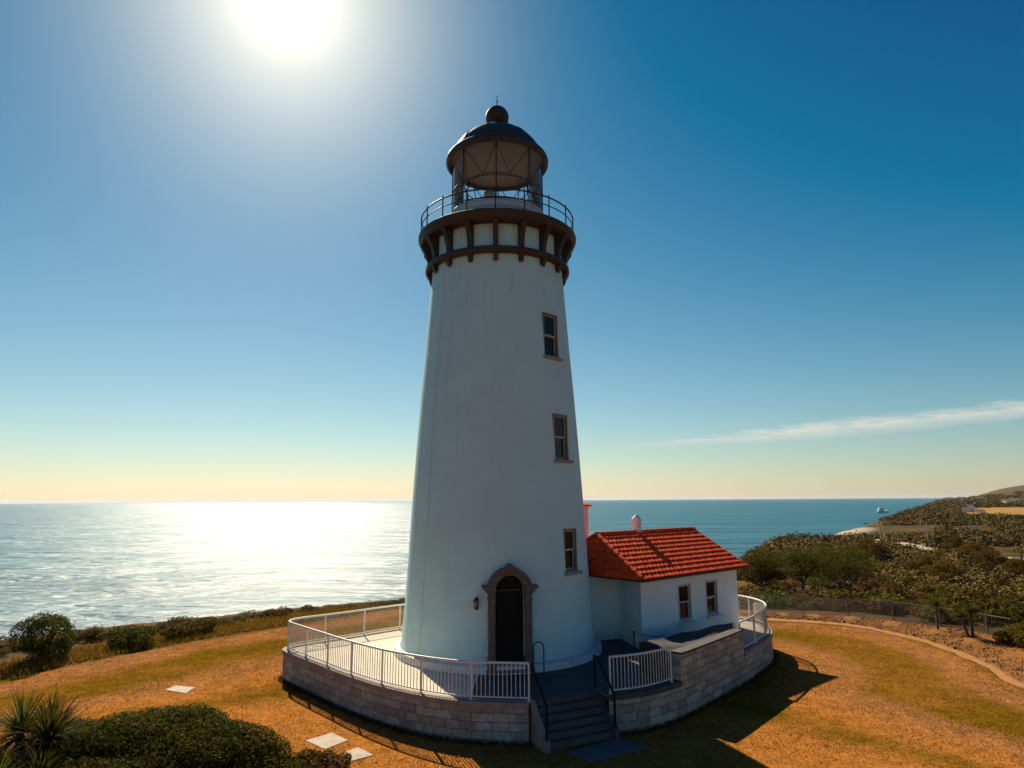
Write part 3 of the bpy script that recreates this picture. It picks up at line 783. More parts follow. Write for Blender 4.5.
# gallery: ring, brackets, deck, railing
mb = MB(); mb.lathe([(15.120, 2.79), (15.120, 3.03), (15.180, 3.09), (15.320, 3.09), (15.360, 3.02), (15.360, 2.77)], 128); mb.build('corbel_ring', M['iron'], lh, smooth=30)
NB = 18
for k in range(NB):
    az_ = 360*k/NB+0.0; Mx = azM(az_); mb = MB(); th = 0.20
    pr = [(2.76, 15.363), (2.98, 15.363), (2.99, 15.510), (3.03, 15.710), (3.12, 15.960), (3.24, 16.180), (3.30, 16.260), (3.30, 16.358), (2.76, 16.358)]
    def prism_r(pr, th):
        kk = len(pr); t = Vector((math.cos(math.radians(az_)), math.sin(math.radians(az_)), 0))*th/2
        mb.add([pol(az_, r, z)-t for r, z in pr] + [pol(az_, r, z)+t for r, z in pr],
               [tuple(range(kk)), tuple(range(kk, 2*kk))[::-1]] + [(i, i+kk, (i+1) % kk+kk, (i+1) % kk) for i in range(kk)])
    prism_r(pr, th)
    prism_r([(2.77, 14.98), (2.90, 14.780), (3.02, 15.010), (3.04, 15.117), (2.77, 15.117)], 0.17)
    mb.build('bracket', M['iron'], lh)
mb = MB(); mb.lathe([(16.360, 2.5), (16.360, 3.26), (16.420, 3.33), (16.560, 3.37), (16.600, 3.41), (16.700, 3.42), (16.730, 3.38), (16.730, 1.6)], 128); mb.build('gallery_deck', M['iron'], lh, smooth=30)
gr = MB(); RR_ = 3.30
circ = [pol(360*k/96, RR_, 0) for k in range(96)]
gr.tube([c_+Vector((0, 0, 17.55)) for c_ in circ], 0.032, 8, True); gr.tube([c_+Vector((0, 0, 17.19)) for c_ in circ], 0.022, 8, True)
g_o = gr.build('gallery_railing', M['dark_iron'], lh, smooth=180)
for k in range(18):
    p = MB(); q = pol(20*k, RR_, 0); p.tube([q+Vector((0, 0, 16.720)), q+Vector((0, 0, 17.66))], 0.026, 8); p.build('post', M['dark_iron'], g_o, smooth=60)
# lantern
mb = MB(); mb.lathe([(16.73, 2.22), (16.86, 2.20), (16.92, 2.12), (17.42, 2.06), (17.47, 2.11), (17.55, 2.11), (17.60, 2.03), (17.72, 2.01), (17.76, 2.07), (17.83, 2.07), (17.86, 1.9), (17.86, 0.2)], 96); mb.build('lantern_drum', M['drum'], lh, smooth=30)
RL = 1.99
for k in range(8):
    a_ = 45*k
    v_ = MB(); v_.tube([pol(a_, RL, 17.84), pol(a_, RL, 20.40)], 0.028, 8); v_.build('glazing_bar', M['dark_iron'], lh, smooth=60)
    g_ = MB(); g_.lathe([(17.87, RL-0.02), (20.38, RL-0.02)], 8, a0=math.radians(a_+1.2), a1=math.radians(a_+43.8)); g_.build('glass_pane', M['clear'], lh, smooth=180)
rg = MB()
for z_, r_, t_ in ((18.86, RL, 0.022), (17.88, RL, 0.035)): rg.tube([pol(360*k/72, r_, z_) for k in range(72)], t_, 8, True)
rg.build('glazing_ring', M['dark_iron'], lh, smooth=180)
st_ = MB()
for k in range(8):
    a_ = 45*k
    for s_ in (-1, 1): st_.tube([pol(a_, RL-0.07, 20.38), pol(a_+s_*22.5, 1.45, 19.25)], 0.018, 6)
st_.tube([pol(360*k/48, 1.45, 19.25) for k in range(48)], 0.022, 6, True)
for k in range(4): st_.tube([pol(45+90*k, 1.45, 19.25), pol(45+90*k, 1.2, 17.86)], 0.022, 6)
st_.build('lens_frame', M['dark_iron'], lh, smooth=60)
le = MB(); le.lathe([(17.86, 0.30), (17.94, 0.30), (18.0, 0.12), (18.45, 0.08), (18.6, 0.18), (18.66, 0.20)], 32, center=(-0.35, -0.2)); le.build('lamp_pedestal', M['dark_iron'], lh, smooth=30)
le = MB(); le.lathe([(18.66, 0.16), (18.72, 0.22), (18.84, 0.25), (18.96, 0.22), (19.03, 0.15), (19.06, 0.03)], 32, center=(-0.35, -0.2)); le.build('lamp', M['lamp_glass'], lh, smooth=60)
mb = MB(); mb.lathe([(20.405, 0.0), (20.395, 1.0), (20.38, 2.1)], 96); mb.build('lantern_ceiling', M['ceiling'], lh, smooth=60)
mb = MB(); mb.lathe([(20.37, 2.04), (20.24, 2.13), (20.24, 2.20), (20.33, 2.27), (20.44, 2.28), (20.54, 2.25), (20.60, 2.20), (20.64, 2.16), (20.70, 2.08), (20.70, 1.9)], 96); mb.build('dome_cornice', M['iron'], lh, smooth=40)
DP = [(20.69+(z-20.69)*0.84, r) for z, r in [(20.69, 2.02), (20.95, 1.94), (21.2, 1.83), (21.45, 1.67), (21.7, 1.47), (21.92, 1.24), (22.1, 1.0), (22.24, 0.76), (22.34, 0.57), (22.40, 0.50)]]
mb = MB(); mb.lathe(DP, 96)
dm = mb.build('dome', M['copper'], lh, smooth=60)
for k in range(12):
    s_ = MB(); s_.tube([pol(30*k+15, r_+0.008, z_) for z_, r_ in DP[:-1]], 0.016, 6); s_.build('roof_seam', M['copper'], dm, smooth=60)
mb = MB(); mb.lathe([(22.110, 0.56), (22.170, 0.55), (22.230, 0.44), (22.310, 0.34), (22.370, 0.32)] + [(22.710+0.53*math.sin(t), max(0.03, 0.53*math.cos(t))) for t in np.linspace(-0.86, 1.5, 16)], 48); mb.build('ventilator_ball', M['iron'], lh, smooth=50)
mb = MB(); mb.tube([(0, 0, 23.210), (0, 0, 23.850)], [0.03, 0.012], 6); mb.tube([(-0.07, 0, 23.530), (0.07, 0, 23.530)], 0.014, 6); mb.build('lightning_rod', M['dark_iron'], lh)
mb = MB()                                          # thin cable running down the tower face
mb.tube([pol(-47.0, tr(z)+0.006, z) for z in np.linspace(0.26, 15.1, 24)], 0.007, 5); mb.build('earthing_cable', M['plinth'], lh, smooth=180)

wl = thing('wall_lamp', 'small dark wall lantern fixed to white tower left of the arched door', 'lamp', pol(-10.4, tr(2.2), 2.0)+Vector((TX, 0, 0)), math.radians(-10.4))
mb = MB(); mb.box((0, -0.02, 0.17), (0.12, 0.05, 0.40), None, 0.01); mb.tube([(0, -0.03, 0.33), (0, -0.12, 0.40), (0, -0.17, 0.34)], 0.018, 8); mb.build('bracket', M['dark_iron'], wl)
mb = MB(); mb.lathe([(0.33, 0.03), (0.30, 0.10), (0.28, 0.10), (0.28, 0.085)], 8, center=(0, -0.17)); mb.build('lamp_cap', M['dark_iron'], wl)
mb = MB(); mb.lathe([(0.05, 0.02), (0.06, 0.07), (0.09, 0.075)], 8, center=(0, -0.17)); mb.build('lamp_base', M['dark_iron'], wl)
mb = MB(); mb.lathe([(0.085, 0.066), (0.285, 0.084)], 8, center=(0, -0.17)); mb.build('lamp_glass', M['lamp_glass'], wl)

# ------------------------------------------------------------------ terrace (retaining wall, deck, stairs)
FRONT_L = [(-7.95, 0.75), (-8.35, 0.25), (-8.30, -0.35), (-7.55, -1.25), (-6.35, -2.55), (-4.95, -4.05), (-3.2, -5.60), (-1.2, -6.75), (0.95, -7.10)]
FRONT_R = [(3.30, -6.45), (4.5, -5.98), (5.80, -4.95), (7.3, -3.3), (9.1, -1.2), (10.9, 1.2), (11.75, 2.9), (12.0, 4.4), (11.5, 6.0), (9.6, 8.2)]
BACK = [(9.6, 8.2), (6.5, 8.9), (1.5, 7.6), (-2.2, 5.5), (-4.6, 3.8), (-6.5, 2.0), (-7.95, 0.75)]
FL, FR, BK = catmull(FRONT_L, 6), catmull(FRONT_R, 6), catmull(BACK, 6)
TL, TRt = (1.12, -6.85), (3.0, -5.95)             # head of the stairs
outline = FL + [TL, TRt] + FR + BK[1:-1]
te = thing('terrace', 'raised round terrace of pale stone blocks carrying the lighthouse and cottage', 'terrace')
mb = MB(); mb.ribbon(FL, G-0.25, -0.11); mb.ribbon(FR+BK[1:]+FL[:1], G-0.25, -0.11, u0=20)
mb.build('retaining_wall', M['stone'], te, smooth=30)
# deck: pale concrete left and behind, shade at the entrance and right painted in as a dark sheet
deckpoly = outline
mb = MB(); mb.prism(deckpoly, -0.03, -0.006, bottom=False, sides=False); mb.build('deck', M['deck'], te)
shade_poly = [(-0.75, -6.62), (0.98, -6.82), (TL[0]+0.01, TL[1]+0.012), (TRt[0]-0.01, TRt[1]+0.012), (3.28, -6.25)] + [(p[0]-0.14, p[1]+0.11) for p in FR[2:24]] + [(8.6, 1.4), (5.6, -0.60), (5.2, 1.7), (3.5, 1.3), (2.0, 1.2), (0.5, -2.5), (-0.6, -3.6)]
mb = MB(); mb.prism(shade_poly, -0.01, 0.004, bottom=False); mb.build('shaded_deck', M['deck_shade'], te)
def coping(name, pts, m, w=0.34, over=0.05, z0=-0.11, z1=0.03, zl=None):
    o_ = offset_poly(pts, -over); i_ = offset_poly(pts, w-over); k = len(pts); mb = MB()
    dz = zl or [0]*k
    V = [(p[0], p[1], z0+d) for p, d in zip(o_, dz)] + [(p[0], p[1], z1-0.02+d) for p, d in zip(o_, dz)] + [(p[0]*0.98+q[0]*0.02, p[1]*0.98+q[1]*0.02, z1+d) for p, q, d in zip(o_, i_, dz)] + [(p[0], p[1], z1+d) for p, d in zip(i_, dz)] + [(p[0], p[1], z0+d) for p, d in zip(i_, dz)]
    F = []
    for r_ in range(5):
        for i in range(k-1): F.append((r_*k+i, r_*k+i+1, ((r_+1) % 5)*k+i+1, ((r_+1) % 5)*k+i))
    F += [tuple(r_*k for r_ in range(5))[::-1], tuple(r_*k+k-1 for r_ in range(5))]
    mb.add(V, F); return mb.build(name, m, te, smooth=35)
coping('coping', FL, M['coping'])
iP0 = next(i for i, p in enumerate(FR) if p[0] >= 5.75)
iP1 = next(i for i, p in enumerate(FR) if p[0] >= 9.1)
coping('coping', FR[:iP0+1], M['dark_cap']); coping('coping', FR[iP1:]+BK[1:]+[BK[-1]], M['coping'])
# raised parapet in front of the cottage
PP = FR[iP0:iP1+1]; k = len(PP); ptop = [0.80-0.02*i/(k-1) for i in range(k)]
PI_ = offset_poly(PP, 0.30)
mb = MB(); mb.ribbon(PP, -0.105, ptop, u0=23.1)
mb.ribbon(PI_[::-1], -0.1, ptop[::-1]); 
mb.ribbon([PI_[0], PP[0]], -0.105, ptop[0]); mb.ribbon([PP[-1], PI_[-1]], -0.105, ptop[-1])
mb.build('parapet', M['stone'], te)
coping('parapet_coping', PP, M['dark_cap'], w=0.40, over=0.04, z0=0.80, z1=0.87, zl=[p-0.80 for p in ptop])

# stairs
stp = MB(); ex = (Vector((TRt[0], TRt[1], 0))-Vector((TL[0], TL[1], 0))); Wd = ex.length; ex.normalize(); ey = Vector((ex.y, -ex.x, 0))
NS = 6; rise = (-G)/NS; going = 0.165
o0 = Vector((TL[0], TL[1], 0))
for i in range(-1, NS-1):
    z1 = -rise*(i+1)-(0.018 if i < 0 else 0); c_ = o0+ex*(Wd/2)+ey*(going*(i+0.5)+0.0)
    Mx = Matrix((ex, ey, Vector((0, 0, 1)))).transposed()
    stp.box((c_.x, c_.y, (z1+G-0.1)/2), (Wd-0.002*i, going-0.001, z1-(G-0.1)), Mx)
    stp.box((c_.x+ey.x*0.012, c_.y+ey.y*0.012, z1+0.016), (Wd-0.06, going+0.02, 0.03), Mx, 0.006)
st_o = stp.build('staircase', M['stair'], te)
for sgn, p0 in ((-1, o0), (1, o0+ex*Wd)):
    t = 0.16; a = p0+ex*(sgn*(t/2+0.004)); L_ = going*(NS-1)+0.10
    pr = [(-0.35, G-0.1), (L_, G-0.1), (L_, -rise*(NS-1)+0.05), (0.02, 0.05), (-0.35, 0.05)]; kk = len(pr); w_ = ex*t/2; s_ = MB()
    s_.add([a+ey*y-w_+Vector((0, 0, z)) for y, z in pr]+[a+ey*y+w_+Vector((0, 0, z)) for y, z in pr],
           [tuple(range(kk)), tuple(range(kk, 2*kk))[::-1]]+[(i, i+kk, (i+1) % kk+kk, (i+1) % kk) for i in range(kk)])
    s_.build('stringer', M['stair'] if sgn > 0 else M['coping'], te)
for sgn, p0, lab in ((-1, o0+ex*0.02, 'black metal handrail on left side of the stairs, beside the long railing'), (1, o0+ex*(Wd-0.02), 'black metal handrail on right side of the stairs, beside the short railing')):
    a = p0+ex*(sgn*0.09); h_ = 0.98; e = ey*(going*(NS-1)+0.02)
    t0 = a-ey*0.18
    hr = thing('stair_handrail', lab, 'handrail', (a.x, a.y, 0))
    zz = Vector((0, 0, 1)); O = a
    m1 = MB(); m1.tube([t0-O+zz*0.05, t0-O+zz*h_], 0.036, 8); m1.build('post', M['black_rail'], hr, smooth=60)
    m1 = MB(); m1.tube([a+e-O-zz*(rise*(NS-1)-0.05), a+e-O+zz*(-rise*(NS-1)+h_)], 0.036, 8); m1.build('post', M['black_rail'], hr, smooth=60)
    m1 = MB(); m1.tube([t0-O+zz*h_, a-O+ey*0.0+zz*(h_-0.02), a+e-O+zz*(-rise*(NS-1)+h_)], 0.038, 8); m1.build('rail', M['black_rail'], hr, smooth=60)
# landing slab and stepping slabs
def slab(name, lab, pts, z, m, group=None):
    cx = sum(p[0] for p in pts)/len(pts); cy = sum(p[1] for p in pts)/len(pts); mb = MB(); q = [(p[0]-cx, p[1]-cy) for p in pts]
    q2 = [(x*0.96, y*0.96) for x, y in q]; kk = len(q)
    mb.prism(q, -0.03, 0.022, top=False, bottom=False)
    mb.add([(x, y, 0.022) for x, y in q]+[(x, y, 0.034) for x, y in q2], [(i, (i+1) % kk, kk+(i+1) % kk, kk+i) for i in range(kk)]+[tuple(range(kk, 2*kk))])
    o = mb.build(name, m, loc=(cx, cy, z)); return tag(o, lab, 'paving slab', group)
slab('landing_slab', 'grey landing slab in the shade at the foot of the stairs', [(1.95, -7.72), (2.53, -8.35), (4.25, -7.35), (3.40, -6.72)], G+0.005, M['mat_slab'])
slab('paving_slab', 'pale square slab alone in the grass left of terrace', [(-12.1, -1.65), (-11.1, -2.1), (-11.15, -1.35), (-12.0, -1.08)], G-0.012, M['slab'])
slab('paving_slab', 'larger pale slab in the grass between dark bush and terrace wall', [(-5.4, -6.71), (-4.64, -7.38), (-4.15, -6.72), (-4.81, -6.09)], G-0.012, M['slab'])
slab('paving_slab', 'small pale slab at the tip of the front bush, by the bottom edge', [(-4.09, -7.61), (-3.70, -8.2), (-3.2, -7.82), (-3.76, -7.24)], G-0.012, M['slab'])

# dark cover over the planting bed between parapet and cottage
def build_cover():
    A_ = [Vector((p[0], p[1])) for p in offset_poly(PP, 0.38)]; k = len(A_); B0, B1 = Vector((4.75, -3.75)), Vector((9.15, 0.05)); rows = 8
    V = []; F = []
    for r_ in range(rows+1):
        t = r_/rows
        for i in range(k):
            u = i/(k-1); b_ = B0+(B1-B0)*u; p = A_[i]*(1-t)+b_*t
            z = 0.82+0.10*t*(1-0.4*u)+0.06*math.sin(u*9+t*3)*math.sin(math.pi*t)+0.03*math.sin(u*17+1)*t
            if r_ in (0,): z = 0.80
            V.append((p.x, p.y, z))
    for r_ in range(rows):
        for i in range(k-1): F.append((r_*k+i, r_*k+i+1, (r_+1)*k+i+1, (r_+1)*k+i))
    mb = MB(); mb.add(V, F)
    n0 = len(V)
    # hanging left end and right end
    ends = [[r_*k for r_ in range(rows+1)], [r_*k+k-1 for r_ in range(rows+1)], [rows*k+i for i in range(k-1, -1, -1)]]
    for e_i, e in enumerate(ends):
        e_i = min(e_i, 1)
        top_ = [V[i] for i in e]; bot = [(v[0]-0.04+0.08*e_i, v[1]-0.03, 0.02) for v in top_]; q = len(top_)
        mb.add(top_+bot, [((i, i+1, q+i+1, q+i) if e_i else (i+1, i, q+i, q+i+1)) for i in range(q-1)])
    o = mb.build('planting_bed_cover', M['tarp'], smooth=60); o.location = (0, 0, 0)
    tag(o, 'dark lumpy cover over planting bed between stone parapet and cottage wall', 'cover')
build_cover()

# ------------------------------------------------------------------ railings
def railing(name, lab, pts2, mode, z=0.03, h=1.02, post_step=1.75, mesh_to=0.0, group='white railings round the terrace', first=True):
    pts = [Vector((p[0], p[1], 0)) for p in pts2]; o = pts[0].copy(); o.z = z
    tg = thing(name, lab, 'railing', o, 0, group)
    loc = [p-Vector((o.x, o.y, 0)) for p in pts]; zz = Vector((0, 0, 1))
    posts = resample(loc, post_step)
    for p in posts:
        m = MB(); m.box(p+zz*(h/2), (0.055, 0.055, h), None, 0.006); m.tube([p, p+zz*0.02], 0.06, 8); m.build('post', M['rail_white'], tg)
    fine_ = resample(loc, 0.30)
    m = MB(); m.tube([p+zz*h for p in fine_], 0.036, 8); m.build('top_rail', M['rail_white'], tg, smooth=60)
    m = MB(); m.tube([p+zz*0.09 for p in fine_], 0.022, 8); m.build('bottom_rail', M['rail_white'], tg, smooth=60)
    if mode == 'pickets':
        for p in resample(loc, 0.125)[1:-1]:
            m = MB(); m.tube([p+zz*0.09, p+zz*(h-0.02)], 0.0135, 6); m.build('baluster', M['rail_white'], tg, smooth=60)
    else:
        m = MB()
        for p in resample(loc, 0.062)[1:-1]: m.tube([p+zz*0.09, p+zz*(h-0.02)], 0.0048, 4, caps=False)
        for q in range(1, 13): m.tube([p+zz*(0.09+q*0.07) for p in fine_], 0.004, 4, caps=False)
        m.build('wire_mesh', M['wire'], tg)
    return tg
def inset(pts, d=0.15): return offset_poly(pts, d)
iFL = next(i for i, p in enumerate(FL) if p[0] > -7.3)
pk = inset(FL[iFL:]); railing('railing', 'long white picket railing along the sunlit left front of terrace', pk, 'pickets')
lm = inset(BK[8:]+FL[:iFL+1][1:] if False else BK[12:-1]+FL[:iFL+1])
railing('railing', 'white railing with wire mesh infill round the back left terrace corner', lm, 'mesh', post_step=1.9)
railing('railing', 'short white picket railing right of the stairs, up to the stone parapet', inset(FR[1:iP0-0]), 'pickets', post_step=2.4)
railing('railing', 'curved white railing with wire mesh infill at far right end beside cottage', inset(FR[iP1:]+BK[1:5]), 'mesh', post_step=1.9)

hp = thing('grab_rail', 'black inverted U grab rail standing beside the arched door', 'grab rail', (1.36, -4.10, 0.004))
m = MB(); pth = [(-0.17, 0, 0), (-0.17, 0, 0.86)]+[(0.17*math.cos(t), 0, 0.86+0.17*math.sin(t)) for t in np.linspace(math.pi*0.9, math.pi*0.1, 8)]+[(0.17, 0, 0.86), (0.17, 0, 0)]
m.tube(pth, 0.022, 8); m.build('hoop', M['dark_iron'], hp, smooth=60)
for sx_ in (-0.17, 0.17):
    m = MB(); m.tube([(sx_, 0, 0), (sx_, 0, 0.015)], 0.06, 10); m.build('foot_plate', M['dark_iron'], hp)
bp_ = thing('cable_post', 'short black post with sagging cable in front of cottage corner', 'post', (4.85, -2.2, 0.004))
m = MB(); m.tube([(0, 0, 0), (0, 0, 1.0)], 0.035, 10); m.tube([(0, 0, 0.98), (0, 0, 1.03)], 0.045, 10); m.build('post', M['dark_iron'], bp_)
m = MB(); m.tube([(0.0, 0, 0.93), (0.3, 0.03, 0.84), (0.75, 0.0, 0.79), (1.1, -0.1, 0.86)], 0.014, 6); m.build('cable', M['dark_iron'], bp_)

# ------------------------------------------------------------------ cottage
A2, B2 = Vector((5.44, -0.76)), Vector((10.68, 3.74)); dv = (B2-A2).normalized(); nv = Vector((-dv.y, dv.x)); WD = 4.8; WL = (B2-A2).length
HW = 2.60
ct = thing('cottage', 'small white keepers cottage with red tiled hip roof joined to lighthouse', 'cottage', (A2.x, A2.y, 0))
def cw(p): return (p[0]-A2.x, p[1]-A2.y)
foot = [cw(A2), cw(B2), cw(B2+nv*WD), cw(A2+nv*WD+dv*0.6), cw((2.6, 1.0)), cw((3.55, 1.02)), cw((4.98, 1.45))]
mb = MB(); mb.prism(foot, 0.0, HW)
wall_o = mb.build('wall', M['house_white'], ct)
angF = math.atan2(dv.y, dv.x); MF = Matrix.Rotation(angF, 3, 'Z')
HWIN = [(2.84, 0.74, 2.20, 0.92), (4.82, 0.76, 2.20, 0.92)]
cs = []
for u, z0, z1, w in HWIN:
    p = dv*u; c = MB(); c.box((p.x, p.y, (z0+z1)/2), (w, 0.6, z1-z0), MF); cs.append(c.build('cutter', M['reveal'], ct))
bpy.context.view_layer.update()
cut(wall_o, cs)
for u, z0, z1, w in HWIN:
    p = dv*u; sash_window(ct, (p.x, p.y, z0+0.002), MF, w-0.004, z1-z0-0.004, M['frame'], M['plinth'], depth=0.05)
m = MB()
pl = [foot[4], foot[5], foot[6], foot[0], cw(B2)]
for i in range(4):
    a, b = Vector(pl[i]), Vector(pl[i+1]); t = (b-a).normalized(); nrm = Vector((t.y, -t.x))
    c_ = (a+b)/2+nrm*0.012; m.box((c_.x, c_.y, 0.11), ((b-a).length-0.01, 0.045, 0.21), Matrix.Rotation(math.atan2(t.y, t.x), 3, 'Z'))
m.build('plinth', M['plinth'], ct)

# roof
EZ, RZ = 2.62, 4.16
OV, OG = 0.30, 0.42
eA = A2-dv*0.30-nv*OV; eB = B2+dv*OG-nv*OV; half = WD/2+OV
def r3(p, z): return Vector((p.x-A2.x, p.y-A2.y, z))
rB = eB+nv*half; rH = eA+nv*half+dv*0.55
eA2 = eA+nv*(2*half); eB2 = eB+nv*(2*half)
def tile_slope(mb, p0, p1, q0, q1, course=0.30, wave=0.25):
    """tiles on a slope: eave p0->p1 (left to right seen from outside), ridge q0->q1"""
    e = (p1-p0); el = e.length; eu = e/el
    up_ = (q0-p0)-eu*((q0-p0).dot(eu)); ul = up_.length; uu = up_/ul; nn = eu.cross(uu).normalized()
    l0 = (q0-p0).dot(eu); r0 = (q1-p0).dot(eu)
    nc = max(1, round(ul/course)); ts = []
    for c in range(nc):
        ts += [(c/nc, 0.062), ((c+0.5)/nc, 0.034), ((c+1)/nc, 0.008)]
    smin, smax = min(0, l0), max(el, r0); m_ = int((smax-smin)/wave*6)
    S = [smin+(smax-smin)*k/m_ for k in range(m_+1)]
    V = []; F = []; jit = random.Random(3)
    for ti, (t, h) in enumerate(ts):
        lo, hi = l0*t, el+(r0-el)*t; c = ti//3; sh = jit.uniform(-0.004, 0.004) if ti % 3 == 0 else 0
        for s in S:
            s2 = min(max(s, lo), hi); w = abs(math.sin(math.pi*(s2+0.0)/wave))
            k_ = int(s2/wave)+97*c; jj = ((k_*7919) % 101)/101.0
            V.append(p0+eu*s2+uu*(ul*t-(0.012*jj if ti % 3 == 0 else 0))+nn*(h+0.040*w+sh+0.010*jj))
    k = len(S)
    for a in range(len(ts)-1):
        for i in range(k-1):
            if (V[a*k+i]-V[a*k+i+1]).length < 1e-4 and (V[(a+1)*k+i]-V[(a+1)*k+i+1]).length < 1e-4: continue
            F.append((a*k+i, a*k+i+1, (a+1)*k+i+1, (a+1)*k+i))
    # thickness at the eave
    b = len(V)
    for s in S: V.append(p0+eu*min(max(s, 0), el)-Vector((0, 0, 0.02)))
    for i in range(k-1): F.append((b+i, b+i+1, i+1, i))
    mb.add(V, F)
P = lambda p, z: r3(p, z)
rf = MB()
tile_slope(rf, P(eA, EZ), P(eB, EZ), P(rH, RZ), P(rB, RZ))
tile_slope(rf, P(eB2, EZ), P(eA2, EZ), P(rB, RZ), P(rH, RZ))
tile_slope(rf, P(eA2, EZ), P(eA, EZ), P(rH, RZ), P(rH, RZ))
roof = rf.build('roof', M['tile'], ct, smooth=35)
rc = MB()
def ridge_tiles(a, b, r_=0.12, step=0.36):
    d_ = b-a; L_ = d_.length; n_ = int(L_/step)
    for i in range(n_):
        p, q = a+d_*(i/n_), a+d_*((i+1.06)/n_); rc.tube([p, q], [r_*1.08, r_*0.94], 10)
ridge_tiles(P(rH, RZ+0.03), P(rB, RZ+0.03)); ridge_tiles(P(eA, EZ+0.08), P(rH, RZ+0.04), 0.10); ridge_tiles(P(eA2, EZ+0.08), P(rH, RZ+0.04), 0.10)
rc.build('ridge_tiles', M['tile'], roof, smooth=40)
so_ = MB()
ev = [eA, eB, eB2, eA2]
so_.prism([cw(p) for p in ev], EZ-0.075, EZ-0.025)
so_.build('soffit', M['fascia'], roof)
gb = MB()
gp = [P(B2+dv*0.001, EZ-0.02), P(B2+nv*WD+dv*0.001, EZ-0.02), P(B2+nv*(WD/2)+dv*0.001, RZ-0.12)]
gb.add(gp+[g_-Vector((dv.x, dv.y, 0))*0.2 for g_ in gp], [(0, 1, 2), (5, 4, 3), (0, 3, 4, 1), (1, 4, 5, 2), (2, 5, 3, 0)]); gb.build('gable', M['house_white'], ct)
bgm = MB()
for a, b in ((eB, rB), (eB2, rB)):
    bgm.tube([P(a, EZ+0.0)-Vector((0, 0, 0.02)), P(b, RZ-0.03)], 0.055, 4)
bgm.build('barge_board', M['fascia'], roof)
gt = MB(); g0, g1 = P(eA-nv*0.05, EZ-0.03), P(eB-nv*0.05, EZ-0.03); gt.tube([g0, g1], 0.05, 8); gt.build('gutter', M['fascia'], roof, smooth=60)
# chimneys
def chimney(px, py, w, z0, z1, m, cap):
    x, y = px-A2.x, py-A2.y; Mx = Matrix.Rotation(angF, 3, 'Z'); c = MB()
    c.box((x, y, (z0+z1)/2), (w, w, z1-z0), Mx, 0.015)
    c.box((x, y, z1+0.03), (w+0.09, w+0.09, 0.08), Mx, 0.015)
    o = c.build('chimney', m, roof)
    k = MB()
    if cap == 'pot':
        k.lathe([(z1+0.06, w*0.66), (z1+0.10, w*0.62), (z1+0.17, w*0.46), (z1+0.22, w*0.22), (z1+0.27, w*0.12), (z1+0.28, 0.01)], 16, center=(x, y)); k.build('chimney_cap', M['house_white'], o, smooth=40)
    else:
        k.box((x, y, z1+0.11), (w+0.26, w+0.26, 0.07), Mx, 0.02)
        zt = z1+0.146; h_ = (w+0.22)/2
        b4 = [Vector((x, y, zt))+Mx @ Vector((sx*h_, sy*h_, 0)) for sx, sy in ((-1, -1), (1, -1), (1, 1), (-1, 1))]
        k.add(b4+[Vector((x, y, zt+0.16))], [(0, 1, 4), (1, 2, 4), (2, 3, 4), (3, 0, 4), (3, 2, 1, 0)]); k.build('chimney_cap', M['tile'], o)
    return o
chimney(6.10, 3.02, 0.30, 3.9, 4.72, M['house_white'], 'pot')
chimney(3.46, 2.95, 0.66, 2.9, 5.28, M['pink'], 'tiles')

# ------------------------------------------------------------------ vegetation
def leaf_cloud(lumps, n, size, seed, shell=0.16, flat=0.5, zmin=0.0, squash=1.0, jag=0.25):
    """n leaf quads spread over and just under the surface of the lumps; returns V, F"""
    g = np.random.default_rng(seed)
    C = np.array([l[0] for l in lumps], float); Rd = np.array([l[1] for l in lumps], float)
    w = (Rd.prod(1))**(2/3); w /= w.sum()
    out = []; need = n
    while need > 0:
        m = int(need*1.6)+50; idx = g.choice(len(lumps), m, p=w)
        d = g.normal(size=(m, 3)); d /= np.linalg.norm(d, axis=1)[:, None]
        rad = 1-np.abs(g.normal(0, shell, m))
        ph = np.sin(d[:, 0]*7+idx)*np.sin(d[:, 1]*8+idx*2)*np.sin(d[:, 2]*7+1)     # uneven outline
        rad *= 1+jag*ph
        p = C[idx]+d*Rd[idx]*np.clip(rad, 0.25, 1.3)[:, None]
        ok = p[:, 2] > zmin
        # not deep inside another lump
        for q in range(len(lumps)):
            e = np.linalg.norm((p-C[q])/Rd[q], axis=1); ok &= (e > 0.62) | (idx == q)
        out.append((p[ok][:need], d[ok][:need])); need -= int(min(ok.sum(), need))
    p = np.concatenate([o_[0] for o_ in out]); d = np.concatenate([o_[1] for o_ in out]); k = len(p)
    nrm = d*flat+g.normal(size=(k, 3))*0.55+np.array([0, 0, 0.25]); nrm /= np.linalg.norm(nrm, axis=1)[:, None]
    t = np.cross(nrm, g.normal(size=(k, 3))); t /= np.linalg.norm(t, axis=1)[:, None]; b = np.cross(nrm, t)
    L_ = size*g.uniform(0.6, 1.35, k)[:, None]; Wd_ = L_*0.42
    V = np.stack([p-t*L_*0.5, p+b*Wd_*0.5+nrm*L_*0.06, p+t*L_*0.5, p-b*Wd_*0.5+nrm*L_*0.06], 1).reshape(-1, 3)
    F = np.arange(4*k).reshape(-1, 4)
    return V, F
def rand_lumps(w, h, n, seed):
    g = random.Random(seed); ls = [((0, 0, h*0.42), (w*0.62, w*0.58, h*0.50))]
    for i in range(n):
        a = g.uniform(0, 2*math.pi); rr = w*g.uniform(0.25, 0.68); s = g.uniform(0.26, 0.46)
        ls.append(((rr*math.cos(a), rr*math.sin(a), h*g.uniform(0.25, 0.72)), (w*s, w*s, h*s*0.95)))
    return ls
